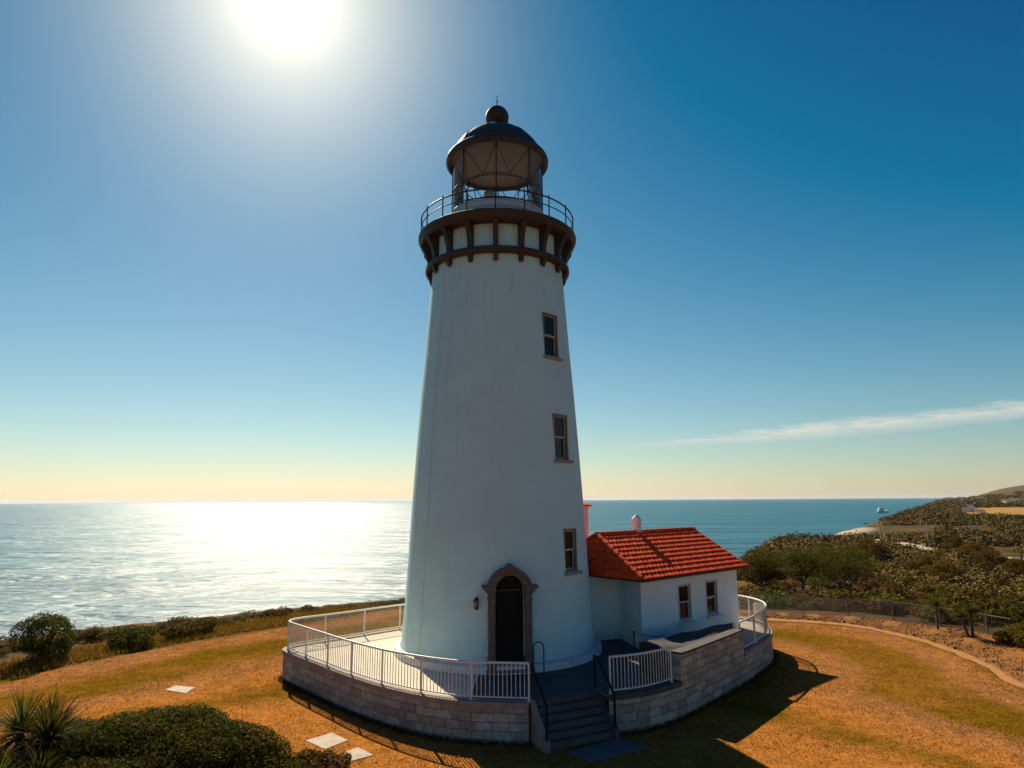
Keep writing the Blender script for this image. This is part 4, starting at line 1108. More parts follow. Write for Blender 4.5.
def stems_mesh(w, h, n, seed, r=0.03):
    g = random.Random(seed); m = MB()
    for i in range(n):
        a = g.uniform(0, 2*math.pi); rr = g.uniform(0.2, 0.6)*w
        m.tube([(0.05*math.cos(a), 0.05*math.sin(a), -0.1), (rr*0.4*math.cos(a), rr*0.4*math.sin(a), h*0.3), (rr*math.cos(a), rr*math.sin(a), h*0.7)], [r, r*0.7, r*0.3], 5)
    return m
_pm = {}
def bush_mesh(kind, seed, w, h, n, size, lumps=7, m='leaf_olive', **kw):
    key = (kind, seed, w, h, n, size)
    if key not in _pm:
        V, F = leaf_cloud(rand_lumps(w, h, lumps, seed), n, size, seed, **kw)
        me = np_mesh('foliage', V, F); me.materials.append(M[m])
        sm = stems_mesh(w, h, 5, seed, 0.03*w).mesh('stems'); sm.materials.append(M['bark'])
        _pm[key] = (me, sm)
    return _pm[key]
def put_bush(name, lab, cat, x, y, z, meshes, s=(1, 1, 1), rz=0.0, group=None):
    o = thing(name, lab, cat, (x, y, z), rz, group); o.scale = s
    for nm, me in zip(('foliage', 'stems'), meshes):
        c = bpy.data.objects.new(nm, me); col.objects.link(c); c.parent = o
    return o

# big dark shrub in the near left foreground
lum = [((0, 0, 0.55), (2.3, 1.5, 0.98)), ((-1.9, 0.35, 0.45), (1.5, 1.1, 0.78)), ((1.6, 0.1, 0.40), (1.5, 1.2, 0.80)), ((2.7, -0.35, 0.15), (1.0, 0.9, 0.55)), ((0.3, 0.9, 0.75), (1.1, 0.9, 0.62)), ((-0.9, -0.5, 0.8), (1.1, 0.9, 0.60)),
       ((1.0, -0.8, 0.7), (1.1, 0.9, 0.6)), ((-2.7, -0.4, 0.3), (0.9, 0.9, 0.55)), ((0.0, -1.6, 0.35), (2.2, 0.9, 0.75))]
V, F = leaf_cloud(lum, 80000, 0.070, 5, shell=0.12, jag=0.10)
o = thing('spreading_shrub', 'broad dark green spreading shrub in the foreground, right of the palms', 'shrub', (-8.1, -9.75, G))
o.scale = (1.06, 1.0, 1.14)
V2, F2 = leaf_cloud([(c, tuple(q*0.80 for q in r)) for c, r in lum], 16000, 0.15, 6, shell=0.10, jag=0.05)
me = np_mesh('foliage', np.concatenate([V, V2]), np.concatenate([F, F2+len(V)])); link_mesh('foliage', me, M['leaf_dark'], o)
st = stems_mesh(2.6, 1.0, 14, 8, 0.05); st.build('stems', M['bark'], o)
for (x, y, w, h, n_, lab) in ((-4.55, -9.15, 0.85, 0.62, 2600, 'low olive bush at the right tip of the foreground planting'), (-5.7, -10.0, 0.9, 0.85, 2600, 'reddish dry low bush in front of the dark shrub'), (-8.9, -11.3, 0.95, 1.15, 3600, 'yellow green bush low in front of the dark shrub, beside palms')):
    mm_ = 'leaf_dry' if 'reddish' in lab else ('leaf_yellow' if 'yellow' in lab else 'leaf_olive')
    ms = bush_mesh('fg', int(abs(x)*10), w, h, n_, 0.10, 6, mm_); put_bush('low_bush', lab, 'shrub', x, y, G, ms)

for (x, y, w, h, n_, mm_, lab) in ((-11.9, -10.0, 1.0, 1.15, 3600, 'leaf_olive', 'olive bush at the far left, behind the foreground palms'), (-10.1, -10.9, 0.8, 1.0, 3000, 'leaf_yellow', 'yellowish undergrowth bush at the foot of the tall many headed palm'),
                               (-6.9, -10.9, 1.0, 1.0, 3600, 'leaf_dark', 'dark low bush in front of the spreading shrub, middle of its front'), (-3.9, -9.0, 0.55, 0.42, 1500, 'leaf_dry', 'small dry tussock bush by the little pale slab'), (-12.6, -11.2, 0.9, 1.2, 3200, 'leaf_dark', 'dark bush in the bottom left corner of the planting')):
    put_bush('low_bush', lab, 'shrub', x, y, G, bush_mesh('fg', int(abs(x)*10), w, h, n_, 0.085, 6, mm_))

def palm_mesh(nb, length, seed, droop=0.6, width=0.05, cone=(0.05, 1.5)):
    g = random.Random(seed); V = []; F = []
    for i in range(nb):
        a = g.uniform(0, 2*math.pi); e = g.uniform(*cone); L_ = length*g.uniform(0.7, 1.1); n_ = 5; wd = width*g.uniform(0.7, 1.2); b0 = len(V)
        side = Vector((-math.sin(a), math.cos(a), 0)); p = Vector((0.04*math.cos(a), 0.04*math.sin(a), 0)); el = math.pi/2-e
        for k in range(n_+1):
            t = k/n_; w_ = wd*(1-t)**0.7*(0.6+0.8*t if t < 0.3 else 0.85)
            fold = Vector((0, 0, w_*0.35))
            V += [p-side*w_+fold, p, p+side*w_+fold]
            d_ = Vector((math.cos(a)*math.cos(el), math.sin(a)*math.cos(el), math.sin(el))); p = p+d_*(L_/n_); el -= droop/n_*(0.5+t*1.4)
        for k in range(n_):
            q = b0+3*k; F += [(q, q+1, q+4, q+3), (q+1, q+2, q+5, q+4)]
    return V, F
def palm_plant(name, lab, x, y, z, trunk, heads, seed, blen=0.95, group=None, dry=True):
    o = thing(name, lab, 'palm', (x, y, z), 0, group); g = random.Random(seed)
    for i, (hx, hy, hz_) in enumerate(heads):
        t = MB(); t.tube([(hx*0.2, hy*0.2, -0.1), (hx*0.6, hy*0.6, hz_*0.5), (hx, hy, hz_)], [trunk*1.25, trunk, trunk*0.85], 9); t.build('trunk', M['bark'], o, smooth=60)
        V_, F_ = palm_mesh(180, blen, seed+i, width=0.030); m = MB(); m.add([v+Vector((hx, hy, hz_)) for v in V_], F_); m.build('crown', M['palm'], o)
        if dry:
            V_, F_ = palm_mesh(26, blen*0.75, seed+i+50, droop=1.3, cone=(1.5, 2.1)); m = MB(); m.add([v+Vector((hx, hy, hz_-0.08)) for v in V_], F_); m.build('dry_skirt', M['palm_dry'], o)
    return o
palm_plant('yucca_palm', 'tall spiky palm with several heads in the front left corner', -10.95, -10.4, G, 0.10, [(0.0, 0.1, 1.42), (0.85, -0.20, 1.38), (0.45, 0.5, 1.15)], 11, 1.05)
palm_plant('yucca_palm', 'low spiky palm at the left picture edge', -11.2, -11.7, G, 0.09, [(0.0, 0.0, 1.15), (-0.55, 0.7, 1.25)], 31, 0.9)
palm_plant('yucca_palm', 'small spiky palm with drooping blades next to the yellow green bush', -9.6, -11.5, G, 0.08, [(0.0, 0.0, 0.85)], 47, 0.85)
palm_plant('yucca_palm', 'spiky palm low in the corner between the two taller palms', -10.2, -11.9, G, 0.08, [(0.0, 0.0, 0.9)], 52, 0.85)

# left cliff edge: round bush, clipped hedges and a fringe of scrub
ms = bush_mesh('round', 3, 1.75, 2.0, 9000, 0.115, 8, 'leaf_dark', jag=0.1)
put_bush('round_bush', 'big round dark bush at cliff edge on the far left', 'bush', -19.9, 3.3, G, ms, (0.95, 0.95, 0.98), 0.4)
ms = bush_mesh('hedge', 4, 1.1, 0.9, 4200, 0.10, 7, 'leaf_dark', jag=0.12)
put_bush('low_bush', 'low dark rounded bush right of the big round cliff edge bush', 'bush', -17.55, 5.3, G, ms, (1.3, 0.9, 0.95), 0.7)
ms = bush_mesh('hedge', 14, 1.2, 0.8, 4200, 0.10, 7, 'leaf_olive', jag=0.12)
put_bush('low_bush', 'long low olive bush continuing along the lawn edge toward the tower', 'bush', -15.9, 7.8, G, ms, (1.6, 0.8, 0.9), 0.85)
proto_scrub = [bush_mesh('scrub', 60+i, 1.0, 0.9, 750, 0.19, 6, ('leaf_olive', 'leaf_dry', 'leaf_olive', 'leaf_dark', 'leaf_yellow', 'leaf_tree')[i], jag=0.22) for i in range(6)]
fringe = [bush_mesh('fringe', 80+i, 1.0, 0.9, 1500, 0.12, 6, ('leaf_olive', 'leaf_dry', 'leaf_yellow')[i], jag=0.25) for i in range(3)]
edge_l = catmull([(-27, -1), (-22.6, 5.0), (-19.0, 8.6), (-16.4, 11.0), (-13.6, 14.4), (-10.3, 18.4), (-6.4, 22.2), (-2, 27)], 6)
g_ = random.Random(5)
for p in resample([Vector((q[0], q[1], 0)) for q in edge_l], 0.62):
    x, y = p.x+g_.uniform(-0.7, 0.5), p.y+g_.uniform(-0.7, 0.7); k = g_.choice((0, 1, 1, 2)); s = g_.uniform(0.5, 0.95)
    put_bush('cliff_bush', ('low olive bush in the windswept fringe along the left cliff edge', 'dry brown bush in the windswept fringe along the left cliff edge', 'yellow green bush in the windswept fringe along the left cliff edge')[k],
             'bush', x, y, hz(x, y)-0.08, fringe[k], (s*g_.uniform(0.9, 1.4), s, s*g_.uniform(0.5, 0.95)*(0.72 if x > -17 else 1.0)), g_.uniform(0, 6.28), 'bushes along the left cliff edge')
# rough grass verge between lawn and cliff bushes
def grass_patch(pts_fn, n, hgt, seed, m='grass'):
    g = np.random.default_rng(seed); V = []; k = 0
    xy = pts_fn(n, g); zz = height(xy[:, 0], xy[:, 1])-0.02
    a = g.uniform(0, 2*np.pi, n); h_ = hgt*g.uniform(0.5, 1.3, n); w_ = g.uniform(0.012, 0.03, n); lean = g.normal(0, 0.35, (n, 2))*h_[:, None]
    dx, dy = np.cos(a)*w_, np.sin(a)*w_
    p = np.stack([xy[:, 0], xy[:, 1], zz], 1)
    V = np.stack([p+np.stack([-dx, -dy, 0*dx], 1), p+np.stack([dx, dy, 0*dx], 1), p+np.stack([lean[:, 0], lean[:, 1], h_], 1)], 1).reshape(-1, 3)
    return np_mesh('verge_grass', V, np.arange(3*n).reshape(-1, 3))
LE = np.array(resample([Vector((q[0], q[1], 0)) for q in catmull([(-30, -13), (-24.3, -6.4), (-19.4, 0.0), (-17.5, 3.4), (-15.1, 7.0), (-12.1, 10.5), (-9.6, 13.4), (-6.9, 16.3), (-2, 17.2)], 8)], 0.2))
def verge_pts(n, g):
    i = g.integers(0, len(LE)-1, n); t = g.uniform(0, 1, n)[:, None]; p = LE[i, :2]*(1-t)+LE[i+1, :2]*t
    d = LE[i+1, :2]-LE[i, :2]; d /= np.linalg.norm(d, axis=1)[:, None]; nn = np.stack([-d[:, 1], d[:, 0]], 1)
    return p+nn*(g.beta(1.1, 1.6, n)[:, None]*3.4-0.05)
o = link_mesh('verge_grass', grass_patch(verge_pts, 26000, 0.20, 3), M['grass']); tag(o, 'rough dry grass verge between lawn and the cliff edge bushes', 'grass', kind='stuff')

# short dry blades over the whole lawn in view, thicker against the foot of the wall
def inside(poly, x, y):
    r = np.zeros(x.shape, bool); n = len(poly)
    for i in range(n):
        (x0, y0), (x1, y1) = poly[i], poly[(i+1) % n]
        c = ((y0 > y) != (y1 > y)); r ^= c & (x < (x1-x0)*(y-y0)/((y1-y0) if y1 != y0 else 1e-9)+x0)
    return r
def lawn_pts(n, g):
    q = np.empty((0, 2))
    while len(q) < n:
        m = n*2; x = g.uniform(-25, 21, m); y = g.uniform(-13, 17, m)
        ok = inside([(a, b) for a, b in LAWN_C], x, y) & ~inside(outline, x, y) & (g.uniform(0, 1, m) < 0.15+1.5*np.clip(fbm(x*0.7, y*0.7, 4)-0.25, 0, 1))
        q = np.concatenate([q, np.stack([x[ok], y[ok]], 1)])
    return q[:n]
o = link_mesh('lawn_grass', grass_patch(lawn_pts, 120000, 0.055, 9), M['lawn_blade']); tag(o, 'short dry grass blades all over the orange brown lawn', 'grass', kind='stuff')
WB = np.array([(p.x, p.y) for p in resample([Vector((a, b, 0)) for a, b in BK[-8:]+FL], 0.1)]+[(p.x, p.y) for p in resample([Vector((a, b, 0)) for a, b in FR], 0.1)])
def foot_pts(n, g):
    i = g.integers(0, len(WB), n); d = g.normal(size=(n, 2)); p = WB[i]+d*0.10
    return p[~inside(outline, p[:, 0], p[:, 1])]
def foot_n(n, g): return foot_pts(n*3, g)[:n]
o = link_mesh('wall_foot_grass', grass_patch(foot_n, 5000, 0.13, 10), M['lawn_blade']); tag(o, 'tufts of dry grass along the foot of the terrace wall', 'grass', kind='stuff')

# loose stones on the gravel bank
def stones():
    g = np.random.default_rng(12); inn = np.array(_mid); ou = np.array(_out); n = 7000
    i = g.integers(0, len(inn)-1, n); t = g.uniform(0, 1, n)[:, None]; s = g.beta(1.0, 1.2, n)[:, None]
    p = (inn[i]*(1-t)+inn[i+1]*t)*(1-s)+(ou[i]*(1-t)+ou[i+1]*t)*s
    oct_v = np.array([(1, 0, 0), (-1, 0, 0), (0, 1, 0), (0, -1, 0), (0, 0, 1), (0, 0, -1)], float); oct_f = np.array([(0, 2, 4), (2, 1, 4), (1, 3, 4), (3, 0, 4), (2, 0, 5), (1, 2, 5), (3, 1, 5), (0, 3, 5)])
    sz = g.gamma(1.5, 0.014, n)+0.016; a = g.uniform(0, 6.28, n)
    V = oct_v[None]*(sz[:, None, None]*g.uniform(0.6, 1.2, (n, 6, 1)))*np.array([1, 1, 0.7])
    ca, sa = np.cos(a)[:, None], np.sin(a)[:, None]
    X = V[:, :, 0]*ca-V[:, :, 1]*sa; Y = V[:, :, 0]*sa+V[:, :, 1]*ca
    V = np.stack([X+p[:, :1], Y+p[:, 1:2], V[:, :, 2]+G+0.09+0.05*np.sin(np.pi*s)], -1).reshape(-1, 3)
    F = (oct_f[None]+np.arange(n)[:, None, None]*6).reshape(-1, 3)
    o = link_mesh('loose_stones', np_mesh('loose_stones', V, F), M['stone_bits']); tag(o, 'loose brown stones strewn over the gravel bank', 'stones', kind='stuff')
stones()

# wire fence along the right edge of the lawn
def fence(pts2, h=1.0):
    loc = resample([Vector((p[0], p[1], 0)) for p in pts2], 0.4); o = loc[0].copy()
    fz = lambda q: max(hz(q.x, q.y), G-0.6)
    loc = [Vector((q.x-o.x, q.y-o.y, fz(q)-G)) for q in loc]
    t = thing('wire_fence', 'low wire mesh fence with grey posts behind gravel bank on right', 'fence', (o.x, o.y, G)); zz = Vector((0, 0, 1))
    for i, p in enumerate(loc[::6]):
        m = MB(); m.tube([p-zz*0.3, p+zz*(h+0.05)], 0.032, 6); m.build('post', M['fence_wire'], t)
    m = MB(); m.tube([p+zz*h for p in loc], 0.02, 5); m.tube([p+zz*0.06 for p in loc], 0.012, 5); m.build('rail', M['fence_wire'], t)
    m = MB(); d = resample(loc, 0.13)
    for i in range(0, len(d)-7): 
        m.tube([d[i]+zz*0.05, d[i+7]+zz*h], 0.0042, 3, caps=False); m.tube([d[i+7]+zz*0.05, d[i]+zz*h], 0.0042, 3, caps=False)
    m.build('wire_mesh', M['fence_wire'], t)
fence(catmull([(2, 19.0), (8, 17.4), (12.5, 15.6), (15.6, 14.4), (18.0, 13.5), (20.6, 12.2), (22.6, 9.6), (23.4, 8.0), (24.2, 5.6)], 6))

# small palms by the fence
palm_plant('cabbage_palm', 'small slim palm by the wire fence, left one of the two', 21.9, 7.55, G, 0.055, [(0.05, 0.0, 1.25)], 71, 0.62, dry=False)
palm_plant('cabbage_palm', 'thicker small palm at fence end beside the clipped hedge', 22.35, 5.75, G, 0.075, [(0.1, 0.0, 1.25), (-0.35, 0.1, 1.05)], 75, 0.6, dry=False)
ms = bush_mesh('rhedge', 7, 1.5, 1.1, 6500, 0.12, 8, 'leaf_yellow', jag=0.12)
put_bush('clipped_hedge', 'bright green clipped hedge at the fence end by the gravel bank', 'hedge', 23.9, 4.5, G, ms, (1.0, 0.9, 0.9), 0.3)
put_bush('clipped_hedge', 'bright green clipped hedge at the right picture edge by the gravel bank', 'hedge', 24.1, 2.2, G, ms, (1.0, 1.1, 1.05), 1.7)

# trees beyond the fence
def tree(lab, x, y, h, w, seed, m='leaf_tree', lean=0.0, trunks=1, n=5200, leaf=0.20):
    o = thing('coastal_tree', lab, 'tree', (x, y, hz(x, y)-0.1), 0, 'trees beyond the wire fence'); g = random.Random(seed)
    tk = MB(); tips = []
    for q in range(trunks):
        bx_, by_ = (q-(trunks-1)/2)*0.7, g.uniform(-0.2, 0.2); th = h*g.uniform(0.26, 0.36)
        j = Vector((bx_+lean*th, by_, th)); r0 = 0.045*h/math.sqrt(trunks)
        tk.tube([(bx_, by_, -0.2), (bx_+lean*th*0.4+g.uniform(-0.1, 0.1), by_+g.uniform(-0.1, 0.1), th*0.5), j], [r0, r0*0.8, r0*0.65], 8)
        for b in range(5):
            a = 2*math.pi*b/5+g.uniform(-0.5, 0.5); rr = w*g.uniform(0.45, 0.8); tz = h*g.uniform(0.46, 0.86)
            tip = Vector((j.x+rr*math.cos(a), j.y+rr*math.sin(a), tz)); mid_ = (j+tip)/2+Vector((0, 0, -0.25+g.uniform(-0.2, 0.2)))
            tk.tube([j, mid_, tip], [r0*0.5, r0*0.33, r0*0.14], 6); tips.append(tip)
            t2 = mid_+Vector((g.uniform(-1, 1)*w*0.4, g.uniform(-1, 1)*w*0.4, h*0.18)); tk.tube([mid_, t2], [r0*0.26, r0*0.10], 5); tips.append(t2)
    tk.build('trunk', M['bark'], o, smooth=60)
    lum = [((t.x, t.y, t.z), (w*g.uniform(0.26, 0.42), w*g.uniform(0.26, 0.42), h*g.uniform(0.10, 0.16))) for t in tips]
    lum.append(((lean*h*0.5, 0, h*0.84), (w*0.5, w*0.5, h*0.14)))
    V, F = leaf_cloud(lum, n, leaf, seed, shell=0.28, flat=0.3, zmin=h*0.22, jag=0.3)
    link_mesh('crown', np_mesh('crown', V, F), M[m], o)
tree('dark bushy tree nearest the cottage roof, beyond the fence', 24.0, 36.5, 4.0, 2.6, 101)
tree('tall olive tree with straight trunk in middle of the clump beyond fence', 28.3, 37.5, 4.9, 2.9, 102)
tree('leaning tree with bare lower limbs at right of clump', 32.4, 38.4, 4.9, 3.1, 103, lean=0.22, trunks=2)
tree('thin crowned tree standing behind the tall olive tree', 26.6, 43.5, 5.0, 2.8, 104, m='leaf_olive')
tree('dense dark tree at the rear right of the clump', 37.2, 46.0, 5.6, 3.2, 105, m='leaf_dark')
tree('pale olive tree low behind the leaning tree', 43.0, 66.0, 5.0, 3.4, 106, m='leaf_olive')

# more trees dotted over the slope, all of a kind
g_ = random.Random(77); _n = 0
proto_tree = None
for x, y, sc in ((58, 62, 1.0), (66, 78, 1.15), (74, 70, 0.9), (52, 84, 1.1), (86, 92, 1.2), (62, 104, 1.3), (80, 118, 1.2), (98, 112, 1.3), (70, 52, 0.9), (84, 64, 1.0), (96, 78, 1.1), (112, 96, 1.2), (60, 45, 0.85), (108, 128, 1.3), (90, 140, 1.4), (118, 148, 1.4)):
    if proto_tree is None:
        tree('small rounded brownish olive tree standing in the scrub on slope', x, y, 4.2, 2.6, 301, m='leaf_olive', n=4200, leaf=0.24)
        proto_tree = [o_ for o_ in col.objects if o_.name.startswith('coastal_tree')][-1]; proto_tree['group'] = 'trees dotted over the slope'; t_ = proto_tree
    else: t_ = copy_tree(proto_tree); t_.location = (x, y, hz(x, y)-0.15)
    t_.scale = (sc*g_.uniform(0.9, 1.2), sc, sc*g_.uniform(0.8, 1.05)); t_.rotation_euler = (0, 0, g_.uniform(0, 6.28))

# scrub on the slope: the nearest shrubs one by one
LABS = ['olive scrub bush among the many on the slope beyond the wire fence', 'dry brown scrub bush among the many on the slope beyond the wire fence', 'olive scrub bush among the many on the slope beyond the wire fence', 'dark green scrub bush among the many on the slope beyond the wire fence', 'yellow green scrub bush among the many on the slope beyond the wire fence', 'brownish olive scrub bush among the many on the slope beyond the wire fence']
gs = np.random.default_rng(21); placed = []
def in_field(x, y):
    return float(cover(np.array([x]), np.array([y]))[1][0]) > 0.15
tries = 0
while len(placed) < 285 and tries < 20000:
    tries += 1
    r_ = 44+62*gs.uniform()**0.85; a_ = math.radians(gs.uniform(13, 43)); x, y = 0.54+r_*math.sin(a_), -26.4+r_*math.cos(a_)
    if y < 17.5+0.0 and x < 27 and not (x > 25.2): continue
    if x < 25.2 and y < 16.5: continue
    if coast_dist(np.array([x]), np.array([y]))[0] < 7 or in_field(x, y): continue
    s = gs.uniform(0.75, 1.9)*(0.85+r_/260)
    if any((x-q[0])**2+(y-q[1])**2 < (0.62*(s+q[2]))**2 for q in placed): continue
    if fbm(np.array([x/14]), np.array([y/14]), 5)[0] < 0.40: continue
    placed.append((x, y, s)); k = int(gs.choice(6, p=[0.26, 0.14, 0.2, 0.2, 0.08, 0.12]))
    put_bush('scrub_bush', LABS[k], 'bush', x, y, hz(x, y)-0.12, proto_scrub[k], (s*gs.uniform(0.9, 1.35), s, s*gs.uniform(0.6, 1.0)), gs.uniform(0, 6.28), 'scrub bushes on the slope')

def road_pts():
    return catmull([(158, 262), (151, 240), (150, 226), (146, 206), (142, 188), (138, 170), (138, 154), (137, 132), (138, 105)], 8)
RP = np.array(road_pts())
def road_dist(x, y):
    return np.sqrt(((x[:, None]-RP[None, :, 0])**2+(y[:, None]-RP[None, :, 1])**2).min(1))
def far_scrub(n, rmin, rmax, size, nl, seed, name, lab, leaf=1.0):
    g = np.random.default_rng(seed); m = n*4
    r_ = np.exp(g.uniform(np.log(rmin), np.log(rmax), m)); a_ = np.radians(g.uniform(8, 44, m)); x, y = 0.54+r_*np.sin(a_), -26.4+r_*np.cos(a_)
    cv = cover(x, y)
    ok = (coast_dist(x, y) > 7+r_*0.008) & ~((coast_dist(x, y) < 70) & (y > 290) & (y < 480)) & (cv[1] < 0.2) & (cv[0] < 0.2) & (fbm(x/(12+r_*0.06), y/(12+r_*0.06), 5) > 0.37) & (road_dist(x, y) > 4.5)
    x, y, r_ = x[ok][:n], y[ok][:n], r_[ok][:n]; n = len(x); z = height(x, y)
    s = size(r_)*np.clip(np.exp(g.normal(-0.12, 0.42, n)), 0.4, 2.3)
    d = g.normal(size=(n, nl, 3)); d /= np.linalg.norm(d, axis=2)[:, :, None]; d[:, :, 2] = np.abs(d[:, :, 2])
    rad = g.uniform(0.6, 1.05, (n, nl, 1))
    p = d*rad*s[:, None, None]*np.array([1.25, 1.25, 0.95])+np.stack([x, y, z-0.1*s], 1)[:, None, :]
    nr = d+g.normal(size=d.shape)*0.28; nr /= np.linalg.norm(nr, axis=2)[:, :, None]
    t = np.cross(nr, g.normal(size=d.shape)); t /= np.linalg.norm(t, axis=2)[:, :, None]; b = np.cross(nr, t)
    L_ = (leaf*(0.30+r_*0.0022))[:, None, None]*g.uniform(0.55, 1.25, (n, nl, 1))
    V = np.stack([p-t*L_*0.5, p+b*L_*0.35, p+t*L_*0.5, p-b*L_*0.35], 2).reshape(-1, 3)
    o = link_mesh(name, np_mesh(name, V, np.arange(len(V)).reshape(-1, 4)), M['leaf_far']); tag(o, lab, 'scrub', kind='stuff')
def mat_far():
    m = bpy.data.materials.new('far_scrub_leaves'); m.use_nodes = True
    N, L = m.node_tree.nodes, m.node_tree.links; b = N['Principled BSDF']; b.inputs['Roughness'].default_value = 0.8; b.inputs['Specular IOR Level'].default_value = 0.1
    ge = N.new('ShaderNodeNewGeometry'); n = N.new('ShaderNodeTexNoise'); n.inputs['Scale'].default_value = 0.06; n.inputs['Detail'].default_value = 8; n.inputs['Roughness'].default_value = 0.7
    L.new(ge.outputs['Position'], n.inputs['Vector'])
    ad = N.new('ShaderNodeMath'); ad.operation = 'MULTIPLY_ADD'; L.new(ge.outputs['Random Per Island'], ad.inputs[0]); ad.inputs[1].default_value = 0.22; L.new(n.outputs[0], ad.inputs[2])
    r = N.new('ShaderNodeValToRGB'); cr = r.color_ramp; cr.elements[0].position = 0.40; cr.elements[0].color = (0.036, 0.030, 0.007, 1); cr.elements[1].position = 0.80; cr.elements[1].color = (0.23, 0.140, 0.024, 1)
    e = cr.elements.new(0.6); e.color = (0.115, 0.078, 0.014, 1)
    L.new(ad.outputs[0], r.inputs[0]); L.new(r.outputs[0], b.inputs['Base Color']); return m
M['leaf_far'] = mat_far()
far_scrub(2600, 84, 190, lambda r: 0.75+r*0.0036, 150, 3, 'slope_scrub', 'dense olive scrub covering the near slope behind the single bushes', 0.75)
far_scrub(6200, 180, 450, lambda r: 0.75+r*0.0036, 64, 1, 'distant_scrub', 'mass of distant olive scrub covering the coastal slope on right')
far_scrub(9000, 400, 3600, lambda r: 1.2+r*0.0024, 24, 2, 'far_woodland', 'far dark woodland fading along the coast on right', 0.9)

# ------------------------------------------------------------------ road, posts, far houses, ship
def ribbon_ground(name, pts, w, dz, m):
    p = np.array([(q.x, q.y) for q in resample([Vector((a, b, 0)) for a, b in pts], 3.0)]); mb = MB(); k = len(p); V = []
    for i in range(k):
        d = p[min(i+1, k-1)]-p[max(i-1, 0)]; d /= np.linalg.norm(d); nn = np.array([-d[1], d[0]])
        for s in (-1, 0, 1): q = p[i]+nn*s*w/2; V.append((q[0], q[1], hz(q[0], q[1])+dz))
    F = [(i*3+s, i*3+s+1, (i+1)*3+s+1, (i+1)*3+s) for i in range(k-1) for s in (0, 1)]
    F = [f[::-1] for f in F]
    mb.add(V, F); o = mb.build(name, m, smooth=180); o['kind'] = 'structure'; return o
ribbon_ground('coast_road', road_pts(), 6.5, 0.35, M['road'])
ribbon_ground('farm_track', [(1150, 1700), (1500, 1900), (1900, 2250), (2300, 2500)], 26, 2.0, M['road'])
for i, q in enumerate(resample([Vector((a, b, 0)) for a, b in road_pts()], 11.0)):
    x, y = q.x-4.2, q.y-1.0; m = MB(); m.tube([(0, 0, -0.5), (0, 0, 2.1)], 0.20, 6); m.box((0, 0, 2.16), (0.5, 0.5, 0.14))
    tag(m.build('roadside_post', M['dark_iron'] if i % 3 else M['house_white'], loc=(x, y, hz(x, y))), 'dark wooden post in the row along the distant sandy road' if i % 3 else 'pale wooden post in the row along the distant sandy road', 'post', 'posts along the distant road')
def utility_pole(x, y, lab, h):
    t = thing('utility_pole', lab, 'pole', (x, y, hz(x, y))); m = MB(); m.tube([(0, 0, -0.5), (0, 0, h)], [0.28, 0.18], 7); m.build('mast', M['road'], t)
    m = MB(); m.box((0, 0, h*0.86), (2.2, 0.2, 0.2)); m.build('crossarm', M['road'], t)
utility_pole(153, 246, 'tall pale utility pole beside the far end of the road', 11)
utility_pole(160, 226, 'shorter pale utility pole right of the tall one', 8)
M['far_wall'] = mat('far_house_wall', (0.75, 0.68, 0.58), 0.8, (0.66, 0.58, 0.48), 0.2)
M['far_roof'] = mat('far_house_roof', (0.36, 0.20, 0.13), 0.8, (0.28, 0.16, 0.11), 0.3)
def far_house(x, y, w, d, h, rz, lab):
    t = thing('farm_house', lab, 'house', (x, y, hz(x, y)-0.5), rz, 'scattered houses on the far coast'); m = MB(); m.box((0, 0, h/2), (w, d, h)); m.build('wall', M['far_wall'], t)
    m = MB(); a, b = w/2+0.5, d/2+0.6
    m.add([(-a, -b, h), (a, -b, h), (a, b, h), (-a, b, h), (-a, 0, h+d*0.3), (a, 0, h+d*0.3)], [(0, 1, 5, 4), (2, 3, 4, 5), (0, 4, 3), (1, 2, 5), (3, 2, 1, 0)]); m.build('roof', M['far_roof'], t)
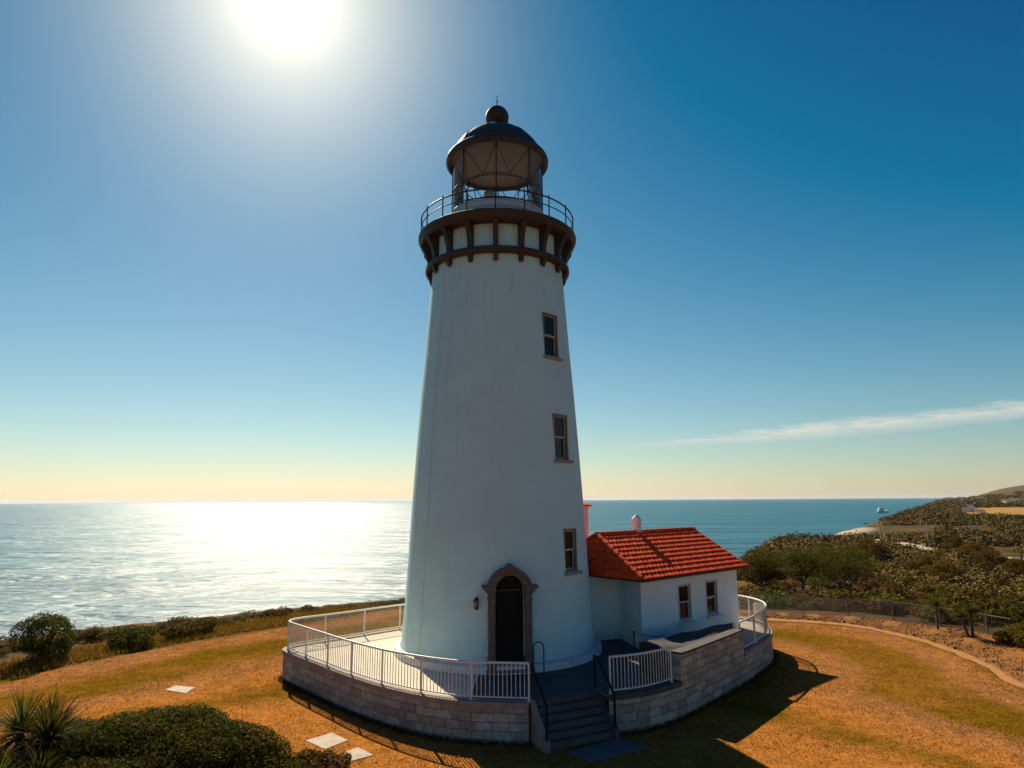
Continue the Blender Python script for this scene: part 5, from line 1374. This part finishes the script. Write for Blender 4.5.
for x, y, w, d, h, rz, lab in ((560, 775, 13, 9, 6, 0.5, 'pale house at left end of the nearer ochre field'), (538, 725, 8, 7, 4, 0.2, 'low outbuilding beside the pale field house'), (1640, 2420, 34, 18, 10, 0.2, 'small white house by the coast near the headland'), (1180, 1690, 24, 14, 8, 0.6, 'pale cottage among the far coast scrub'),
                               (1470, 2030, 44, 16, 9, 0.3, 'long pale barn behind the upper field'), (1900, 2480, 60, 18, 9, 0.4, 'long white farm building far right below the skyline'), (980, 1260, 22, 12, 8, 0.1, 'white farm house near the right picture edge'), (1130, 1430, 26, 12, 8, 0.0, 'white farm house farther back at the right picture edge')):
    far_house(x, y, w, d, h, rz, lab)
sh = thing('ship', 'small white ship on the sea off the headland', 'ship', (620, 1068, SEA_Z), 0.15)
m = MB(); hull = [(-11, 0, 0), (-10, 2.6, 0), (6, 2.8, 0), (12, 0, 0), (6, -2.8, 0), (-10, -2.6, 0)]; k = 6
m.add([(x*0.92, y*0.8, -0.6) for x, y, z in hull]+[(x, y, 2.6+(1.3 if x > 10 else 0)) for x, y, z in hull], [(i, (i+1) % k, k+(i+1) % k, k+i) for i in range(k)][::1]+[tuple(range(k, 2*k))]); m.build('hull', M['boat_white'], sh)
m = MB(); m.box((-3, 0, 4.4), (9, 4, 3.6)); m.box((-3.5, 0, 7.2), (5, 3.4, 2.2)); m.build('cabin', M['boat_white'], sh)
m = MB(); m.tube([(-3.5, 0, 8), (-3.5, 0, 16)], 0.5, 6); m.build('mast', M['boat_white'], sh)

def haze():
    m = bpy.data.materials.new('haze'); m.use_nodes = True
    N, L = m.node_tree.nodes, m.node_tree.links; N.remove(N['Principled BSDF'])
    v = N.new('ShaderNodeVolumePrincipled'); v.inputs['Color'].default_value = (0.80, 0.86, 0.92, 1); v.inputs['Density'].default_value = 1.5e-5; v.inputs['Anisotropy'].default_value = 0.3
    L.new(v.outputs[0], N['Material Output'].inputs['Volume'])
    mb = MB(); mb.box((0, 0, (SEA_Z-6+260)/2), (190000, 190000, 260-(SEA_Z-6))); o = mb.build('haze', m); tag(o, 'thin pale sea haze over coast and water', 'haze', kind='stuff')
haze()
